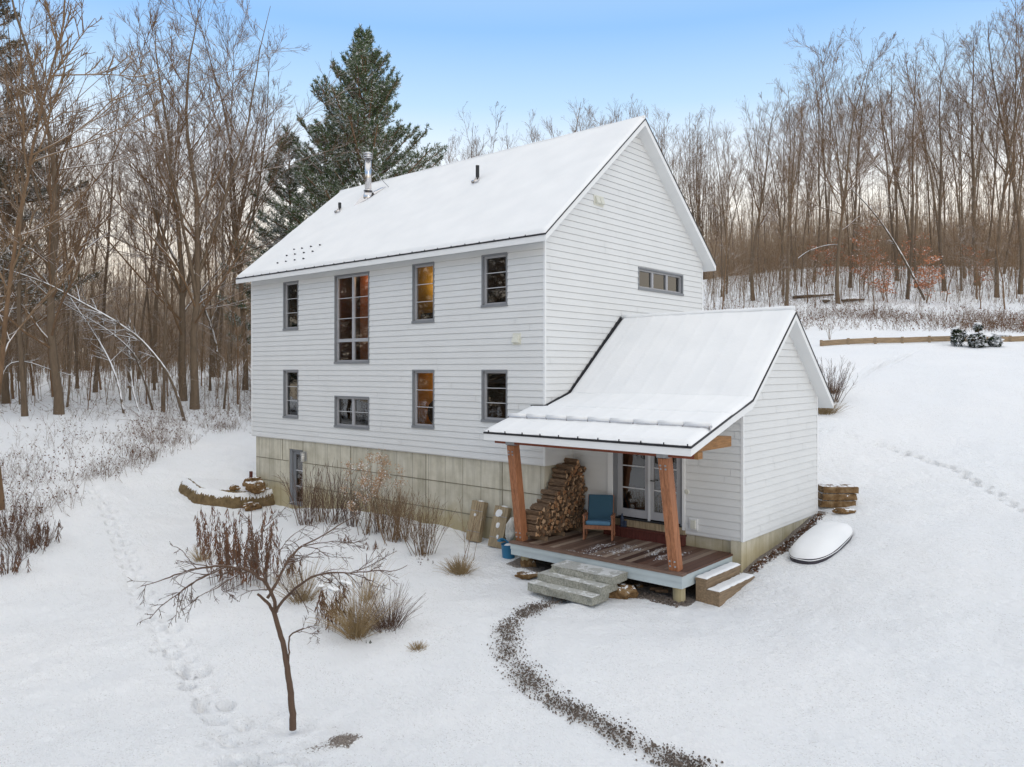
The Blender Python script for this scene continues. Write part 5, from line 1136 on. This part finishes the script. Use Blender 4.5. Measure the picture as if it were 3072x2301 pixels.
# raised bed far right
rb_=empty('raised_bed',tuple(at(2465,1041,35)),'long low weathered board edge of a raised garden bed on the lawn','garden bed')
A_=at(2463,1041,35.2);n=12
mB=[];
for k in range(n):
    u0=2463+k*81.;P0=at(u0,1041-k*1.6,35.2);P1=at(u0+81,1041-(k+1)*1.6,35.2)
    for P_ in (P0,P1):P_.z=hh(P_.x,P_.y)
    if k==0:rb_.location=P0
    m=MB();dd=(P1-P0).normalized();m.bar(P0+dd*.06+Vector((0,0,.13)),P1-dd*.02+Vector((0,0,.13)),.05,.24);o=m.build('bed_board',M['bedboard'],rb_);o.location=-Vector(rb_.location)
    nn=Vector((dd.y,-dd.x,0)).normalized();c_=P0+nn*.03;m=MB();m.box(c_.x-.05,c_.x+.05,c_.y-.05,c_.y+.05,c_.z-.1,c_.z+.28);o=m.build('bed_stake',M['bedboard'],rb_);o.location=-Vector(rb_.location)
# rhododendrons
def rhodo(u,v,h,wd,label,seed,topknot=False):
    p=gp(u,v,20);root=empty('rhododendron',p,label,'shrub','snowy evergreen shrubs by the raised bed');rng=np.random.default_rng(seed);vb=VB();st=VB();n=260
    c=rng.normal(0,1,(n,3));c=unit(c)*rng.uniform(.45,1,(n,1))**.5;c=c*(1+.38*snoise(c[:,0]*2,c[:,1]*2+c[:,2]*2,1.5,seed))[:,None]*np.array([wd/2,wd/2,h*.46])+np.array([0,0,h*.46])
    if topknot:c[:70]=unit(rng.normal(0,1,(70,3)))*rng.uniform(.4,1,(70,1))*np.array([wd*.24,wd*.24,h*.22])+np.array([.05,0,h*1.25])
    P=np.stack([np.zeros((n,3)),c*.6,c],1);st.tubes(P,np.full((n,3),.008),3);st.build('stem',M['twig'],root)
    m=8;cc=np.repeat(c,m,0);K=len(cc);az=rng.uniform(0,6.28,K);dv=np.stack([np.cos(az),np.sin(az),rng.uniform(-1.3,-.2,K)],1);dv=unit(dv);U=dv*rng.uniform(.05,.08,(K,1));W=unit(np.cross(dv,np.array([0,0,1.])))*.022
    vb.quads(cc+U,U,W);vb.build('foliage',M['rhodo'],root)
    s_=VB()
    for _ in range(14):
        a=rng.integers(n);q=c[a]+np.array([0,0,.05]);blob('snow_clump',q,.12*rng.uniform(.6,1.3),.12,.05,M['snow'],int(rng.integers(999)),.4,2,parent=root)
rhodo(2872,1037,.80,.52,'left evergreen shrub of the three by the raised bed',1);rhodo(2930,1041,.72,.62,'tallest evergreen shrub with a snowy topknot, middle of three',2,True);rhodo(2984,1038,.52,.46,'low brownish evergreen shrub, right one of three',3);rhodo(3012,1016,.2,.5,'tiny snowy evergreen sprig behind the bed board',4)
m=MB();p=gp(3070,1000,20);m.box(p.x+.02,p.x+.2,p.y-.02,p.y+.02,p.z+.40,p.z+.62);m.bar(p+Vector((.1,0,0)),p+Vector((.1,0,.45)),.03,.03,(0,1,0));tag(m.build('red_marker',M['red']),'red marker on a stake at the right picture edge','marker')
# ------------------------------------------------------------ garden plants
def plant(name,u,v,label,cat,kind,h,wd,n,seed,mat,group=None,p=None,leafmat='deadleaf'):
    p=p or gp(u,v);rng=np.random.default_rng(seed);root=empty(name,p,label,cat,group);vb=VB();lv=None
    if kind=='twigs':
        b0=rng.normal(0,.05+wd*.06,(n,2));d=np.c_[b0/(.05+wd*.1)*.16*wd/h*2.2+rng.normal(0,.12,(n,2)),np.ones(n)];H=h*rng.uniform(.6,1.05,n)
        P,Rr=grow(np.c_[b0,np.full(n,-.03)],d,H,np.full(n,.0085),7,.05,.0,rng,.4);vb.tubes(P,Rr,4)
        q,dd,L,r,t=spawn(P,Rr,7,.25,1.,.5,rng,.30,H,.6);a,b_=grow(q,dd,L,np.full(len(L),.0038),5,.1,.05,rng,.6);vb.tubes(a,b_,3)
    elif kind=='grass':
        b0=rng.normal(0,wd*.12,(n,2));d=np.c_[b0/wd*3+rng.normal(0,.25,(n,2)),np.ones(n)];H=h*rng.uniform(.5,1.1,n);P,Rr=grow(np.c_[b0,np.full(n,-.03)],d,H,np.full(n,.004),6,.05,-.10,rng,.4);vb.tubes(P,Rr,3)
    elif kind=='stalks':
        b0=rng.uniform(-1,1,(n,2))*np.array([wd*.5,wd*.28]);d=np.c_[b0*.25+rng.normal(0,.06,(n,2)),np.ones(n)];H=h*rng.uniform(.55,1.05,n)*(1-.25*np.abs(b0[:,0]/wd*2)**2)
        P,Rr=grow(np.c_[b0,np.array([hh(p.x+a,p.y+b_)-p.z-.03 for a,b_ in b0])],d,H,np.full(n,.006),7,.035,.01,rng,.5);vb.tubes(P,Rr,4)
        m=max(3,int(26*min(1,h)));par=np.repeat(np.arange(n),m);K=len(par);t=rng.uniform(.2,1.,K)**.8*6;j0=t.astype(int).clip(0,5);f=(t-j0)[:,None];c=P[par,j0]*(1-f)+P[par,j0+1]*f;az=rng.uniform(0,6.28,K);o=np.stack([np.cos(az)*.45,np.sin(az)*.45,-np.ones(K)],1);o=unit(o)*rng.uniform(.03,.07,(K,1));W=unit(np.cross(o,rng.normal(size=(K,3))))*rng.uniform(.004,.011,(K,1))
        lv=VB();lv.quads(c+o+rng.normal(0,.012,(K,3)),o,W)
    elif kind=='panicle':
        b0=rng.normal(0,.06,(n,2));d=np.c_[rng.normal(0,.30,(n,2)),np.ones(n)];H=h*rng.uniform(.7,1.05,n);P,Rr=grow(np.c_[b0,np.full(n,-.03)],d,H,np.full(n,.009),7,.06,.01,rng,.4);vb.tubes(P,Rr,4)
        q,dd,L,r,t=spawn(P,Rr,4,.4,.95,.6,rng,.28,H,.6);a,b_=grow(q,dd,L,np.full(len(L),.005),4,.1,.05,rng,.6);vb.tubes(a,b_,3)
        e=np.concatenate([P[:,-1],a[:,-1][::2]]);K=len(e)*46;c=np.repeat(e,46,0)+rng.normal(0,1,(K,3))*np.array([.055,.055,.07]);T1=unit(rng.normal(size=(K,3)))*.014;T2=unit(np.cross(T1,rng.normal(size=(K,3))))*.012;lv=VB();lv.quads(c,T1,T2)
    vb.build('stem',M[mat],root)
    if lv:lv.build('flower_head' if kind=='panicle' else 'leaf',M['panicle'] if kind=='panicle' else M[leafmat],root)
    return root
cA=lambda x,y:(400+x/1.839,1400+y/1.839)
plant('dried_perennial',*cA(575,640),'tallest clump of dried brown leafy stalks in the snowy bed','plant','stalks',1.65,1.45,64,1,'redtwig')
plant('dried_perennial',*cA(400,500),'looser brown stalks at the left end of the bed','plant','stalks',1.35,.5,9,2,'redtwig')
plant('dried_perennial',*cA(735,660),'dried brown stalks behind the small tree fork','plant','stalks',1.45,.7,14,3,'redtwig')
plant('dried_perennial',*cA(850,600),'shorter dark stalks right of the small tree fork','plant','stalks',.75,.5,9,4,'redtwig')
plant('dry_grass',*cA(380,520),'tan grass tuft under the left brown stalks','grass clump','grass',.5,.5,110,5,'tan')
plant('dry_grass',*cA(930,745),'tan grass clump between the brown stalks and the front plants','grass clump','grass',.95,.6,170,6,'tan')
a=plant('dried_perennial',*cA(1105,890),'dark dried plant capped with snow in the front group','plant','stalks',.85,.60,18,7,'redtwig')
for k in range(9):blob('snow_clump',(random.uniform(-.3,.3),random.uniform(-.15,.15),.78+random.uniform(-.1,.06)),.11,.07,.028,M['snow'],k+200,.4,2,parent=a)
plant('dry_grass',*cA(1235,935),'dense tan grass clump, middle of the front group','grass clump','grass',1.0,.55,330,8,'tan')
plant('dry_grass',*cA(1290,740),'thin tall grass standing behind the front group','grass clump','grass',1.0,.4,60,9,'tan')
plant('twiggy_shrub',*cA(1410,888),'pale reddish fan shaped shrub at the right of the front group','shrub','grass',.78,.9,200,10,'redtwig')
plant('twiggy_shrub',*cA(1570,1005),'tiny grey tuft alone in the snow in front of the bed','shrub','grass',.16,.35,130,11,'tan')
plant('twiggy_shrub',*cA(1600,490),'vase shaped bare shrub nearest the leaning planter boxes','shrub','twigs',1.35,.8,40,12,'twig','bare shrubs along the foundation')
plant('twiggy_shrub',*cA(1425,412),'bare shrub between the flower headed one and the vase shaped one','shrub','twigs',1.35,.7,40,13,'twig','bare shrubs along the foundation')
plant('hydrangea',*cA(1288,368),'shrub with dry tan flower heads against the concrete wall','shrub','panicle',1.85,1.0,15,14,'twig')
plant('twiggy_shrub',*cA(1120,310),'bare shrub just left of the flower headed shrub','shrub','twigs',1.6,1.0,30,15,'redtwig','bare shrubs along the foundation')
plant('twiggy_shrub',*cA(950,318),'bare reddish shrub beside the basement door','shrub','twigs',1.7,1.0,34,16,'redtwig','bare shrubs along the foundation')
plant('twiggy_shrub',*cA(700,220),'sparse twigs beside the boulders at the house corner','shrub','twigs',.9,.8,10,17,'twig')
plant('thin_sapling',*cA(1835,520),'thin bare sapling above the grass clump near the planter boxes','sapling','twigs',1.45,.35,4,18,'twig')
plant('dry_grass',*cA(1800,588),'round tan grass clump near the planter boxes','grass clump','grass',.42,.6,330,19,'tan')
plant('dried_perennial',*cA(1190,420),'few low dark stems in the snow behind the bed','plant','stalks',.22,.5,7,20,'redtwig')
plant('dried_perennial',*cA(1300,450),'few low dark stems in front of the bare shrubs','plant','stalks',.25,.5,8,21,'redtwig')
plant('dried_perennial',*cA(1600,530),'few short dark stems under the vase shaped shrub','plant','stalks',.12,.5,8,22,'redtwig')
plant('green_sprig',*cA(1300,975),'small green leafy sprig poking from the snow','plant','stalks',.12,.12,3,23,'rhodo',leafmat='rhodo')
plant('dried_perennial',*cA(1020,912),'tiny dark sprig in the snow left of the front group','plant','stalks',.07,.12,3,24,'redtwig')
plant('dried_perennial',*cA(250,540),'tiny dark sprig in the snow at the far left of the bed','plant','stalks',.15,.12,3,25,'redtwig')
plant('twiggy_shrub',2490,1205,'reddish bare shrub beside the far corner of the wing','shrub','twigs',1.5,1.0,40,26,'redtwig')
plant('dry_grass',2475,1240,'tan grass clump behind the far eave of the wing','grass clump','grass',.6,1.0,380,27,'tan')
plant('dry_grass',2495,1180,'snowy dead grass under the reddish shrub','grass clump','grass',.6,.7,160,28,'brush')
plant('thin_sapling',2489,1018,'thin lone sapling above the left end of the raised bed','sapling','twigs',1.2,.35,5,29,'twig')
plant('thin_sapling',2755,955,'thin dead stem in the weed band before the right wood','sapling','twigs',2.0,.5,5,30,'twig')
for k,(x,y,h_,w_,lb) in enumerate(((1040,300,1.1,.8,'tawny bare shrub between the basement door and the flower headed shrub'),(1360,360,1.2,.8,'fine bare shrub filling in behind the two middle shrubs'),(1500,400,1.2,.7,'bare shrub tight to the wall behind the vase shaped one'),(1210,330,1.2,.7,'low bare shrub at the left foot of the flower headed shrub'))):
    plant('twiggy_shrub',*cA(x,y),lb,'shrub','twigs',h_,w_,26,80+k,'redtwig' if k%2 else 'twig','bare shrubs along the foundation')
for k,(u,v,h_) in enumerate(((20,1720,.9),(70,1660,.9),(25,1600,1.0),(130,1640,.7))):
    plant('bramble',u,v,['brown bramble at the left edge, nearest the viewer','second brown bramble at the left edge with reddish twigs','third bramble up the left edge of the lawn','low bramble jutting onto the lawn at left'][k],'shrub','twigs',h_,1.3,20,40+k,'redtwig')
    plant('dried_perennial',u+12,v-5,['dead leafy weeds among the nearest left edge bramble','dead leafy weeds by the second left edge bramble','dead leafy weeds by the third left edge bramble','dead leafy weeds by the low bramble jutting onto the lawn'][k],'plant','stalks',.7,.8,7,60+k,'redtwig')
# small tree in the foreground, traced branches at true depth
gt=gp(*cA(880,1440));gt.z-=.04;Y0t=tocam(gt.x,gt.y)[1]
st_=empty('small_tree',gt,'small bare ornamental tree with spreading drooping branches in the front lawn','tree')
def trace(pts,y0,y1,bulge=0):
    n=len(pts);return [at(*cA(*p),Y0t+y0+(y1-y0)*(i_/(n-1))+bulge*math.sin(3.14*i_/(n-1))) for i_,p in enumerate(pts)]
tv=VB();bv=VB()
def addt(pts,r0,r1,vb_,k=6,tw=0,seed=0,tl=.5,trop=-.01):
    rng=np.random.default_rng(seed);P=np.array([tuple(p) for p in pts]);d=np.r_[0,np.cumsum(np.linalg.norm(np.diff(P,axis=0),axis=1))];S=len(P)*3;s=np.linspace(0,d[-1],S);Q=np.stack([np.interp(s,d,P[:,i_]) for i_ in range(3)],1)
    Qs=Q.copy();Qs[1:-1]=Q[:-2]*.25+Q[1:-1]*.5+Q[2:]*.25;Q=Qs-np.array(gt);Q[1:-1]+=rng.normal(0,.004,Q[1:-1].shape);Rr=np.linspace(r0,r1,S)[None]**1;vb_.tubes(Q[None],Rr,k)
    if tw:
        p,dd,L,r,t=spawn(Q[None],Rr,int(tw*1.4),.2,1.,.75,rng,tl,np.array([d[-1]]),.55);a,b_=grow(p,dd,L,np.clip(r,.0042,.009),7,.12,trop,rng,.45);bv.tubes(a,b_,4)
        p,dd,L,r,t=spawn(a,b_,5,.15,1.,.7,rng,.5,L,.7);a,b_=grow(p,dd,L,np.full(len(L),.0036),5,.10,trop,rng,.6);bv.tubes(a,b_,3)
trunk=[(880,1450),(880,1380),(876,1320),(862,1200),(845,1080),(825,980),(800,880),(775,800)]
addt(trace(trunk,0,0),.046,.030,tv,10)
addt(trace([(775,805),(740,745),(685,703)],0,-.1),.024,.016,tv,7)
addt(trace([(775,805),(785,760),(762,690),(720,630),(640,570),(520,550),(430,552),(350,560),(200,610),(110,640),(40,660)],0,-.9),.026,.005,tv,7,9,2,.28)
addt(trace([(350,562),(305,510),(270,460),(210,435)],-.55,-.4),.007,.004,bv,4,3,3,.4)
addt(trace([(520,552),(400,600),(310,650),(240,705),(150,770),(90,840)],-.45,-1.2),.012,.004,tv,5,8,4,.3)
addt(trace([(430,590),(330,640),(250,700),(240,800),(235,860)],-.5,-1.3),.008,.0035,bv,4,4,5,.3)
addt(trace([(640,572),(560,600),(460,670),(350,720),(300,770)],-.3,-1.4),.010,.004,tv,5,8,6,.35)
addt(trace([(520,640),(480,680),(560,715)],-.8,-1.2),.006,.003,bv,4,4,61,.5)
addt(trace([(740,725),(790,640),(830,560),(870,490),(930,435),(1050,380),(1170,300),(1260,250)],0,.9),.022,.004,tv,7,12,7,.30)
addt(trace([(930,437),(1030,420),(1120,410),(1210,425),(1290,400)],.5,1.3),.010,.004,tv,5,8,8,.4)
addt(trace([(930,437),(1010,450),(1080,500),(1170,500)],.5,.0),.008,.003,bv,4,5,81,.4)
addt(trace([(765,690),(700,570),(665,480),(655,330),(650,230)],0,.5),.013,.004,tv,5,8,9,.35)
addt(trace([(700,440),(720,330),(800,270),(860,200)],.4,.9),.008,.003,bv,4,5,91,.4)
addt(trace([(830,560),(800,470),(870,380),(960,330),(1010,250)],.2,1.1),.009,.003,bv,4,6,92,.4)
addt(trace([(790,800),(800,770),(850,710),(920,650),(1000,600),(1100,580),(1200,585),(1350,570),(1440,580),(1510,545)],0,-.5,-.2),.022,.004,tv,7,10,10,.25)
addt(trace([(1200,583),(1280,560),(1350,520),(1455,465)],-.3,.0),.008,.003,bv,4,5,11,.4)
addt(trace([(1200,590),(1270,610),(1330,640),(1420,680)],-.4,-.9),.008,.003,bv,4,5,12,.4)
addt(trace([(1000,600),(1060,640),(1095,640),(1090,560)],-.2,-.6),.006,.003,bv,4,3,13,.4)
addt(trace([(856,1075),(860,1000),(858,930),(900,910),(942,893)],0,-.15),.013,.009,tv,6)
addt(trace([(900,910),(960,915),(1030,950)],-.1,-.3),.005,.003,bv,4,4,14,.5)
addt(trace([(900,905),(950,890),(1000,880)],-.1,.1),.005,.003,bv,4,4,15,.5)
for (a,b_,sz,yy) in ((783,762,.035,-.02),(735,700,.03,-.05),(700,610,.025,-.2),(560,545,.02,-.4),(1030,592,.02,-.3)):
    q=at(*cA(a,b_),Y0t+yy)-gt;blob('snow_clump',q,sz*1.5,sz,sz*.8,M['snow'],a,.4,2,parent=st_)
tv.build('trunk',M['smalltree'],st_,True);bv.build('crown',M['smalltree'],st_)

for o in bpy.data.objects:
    if 'h' in o:del o['h']
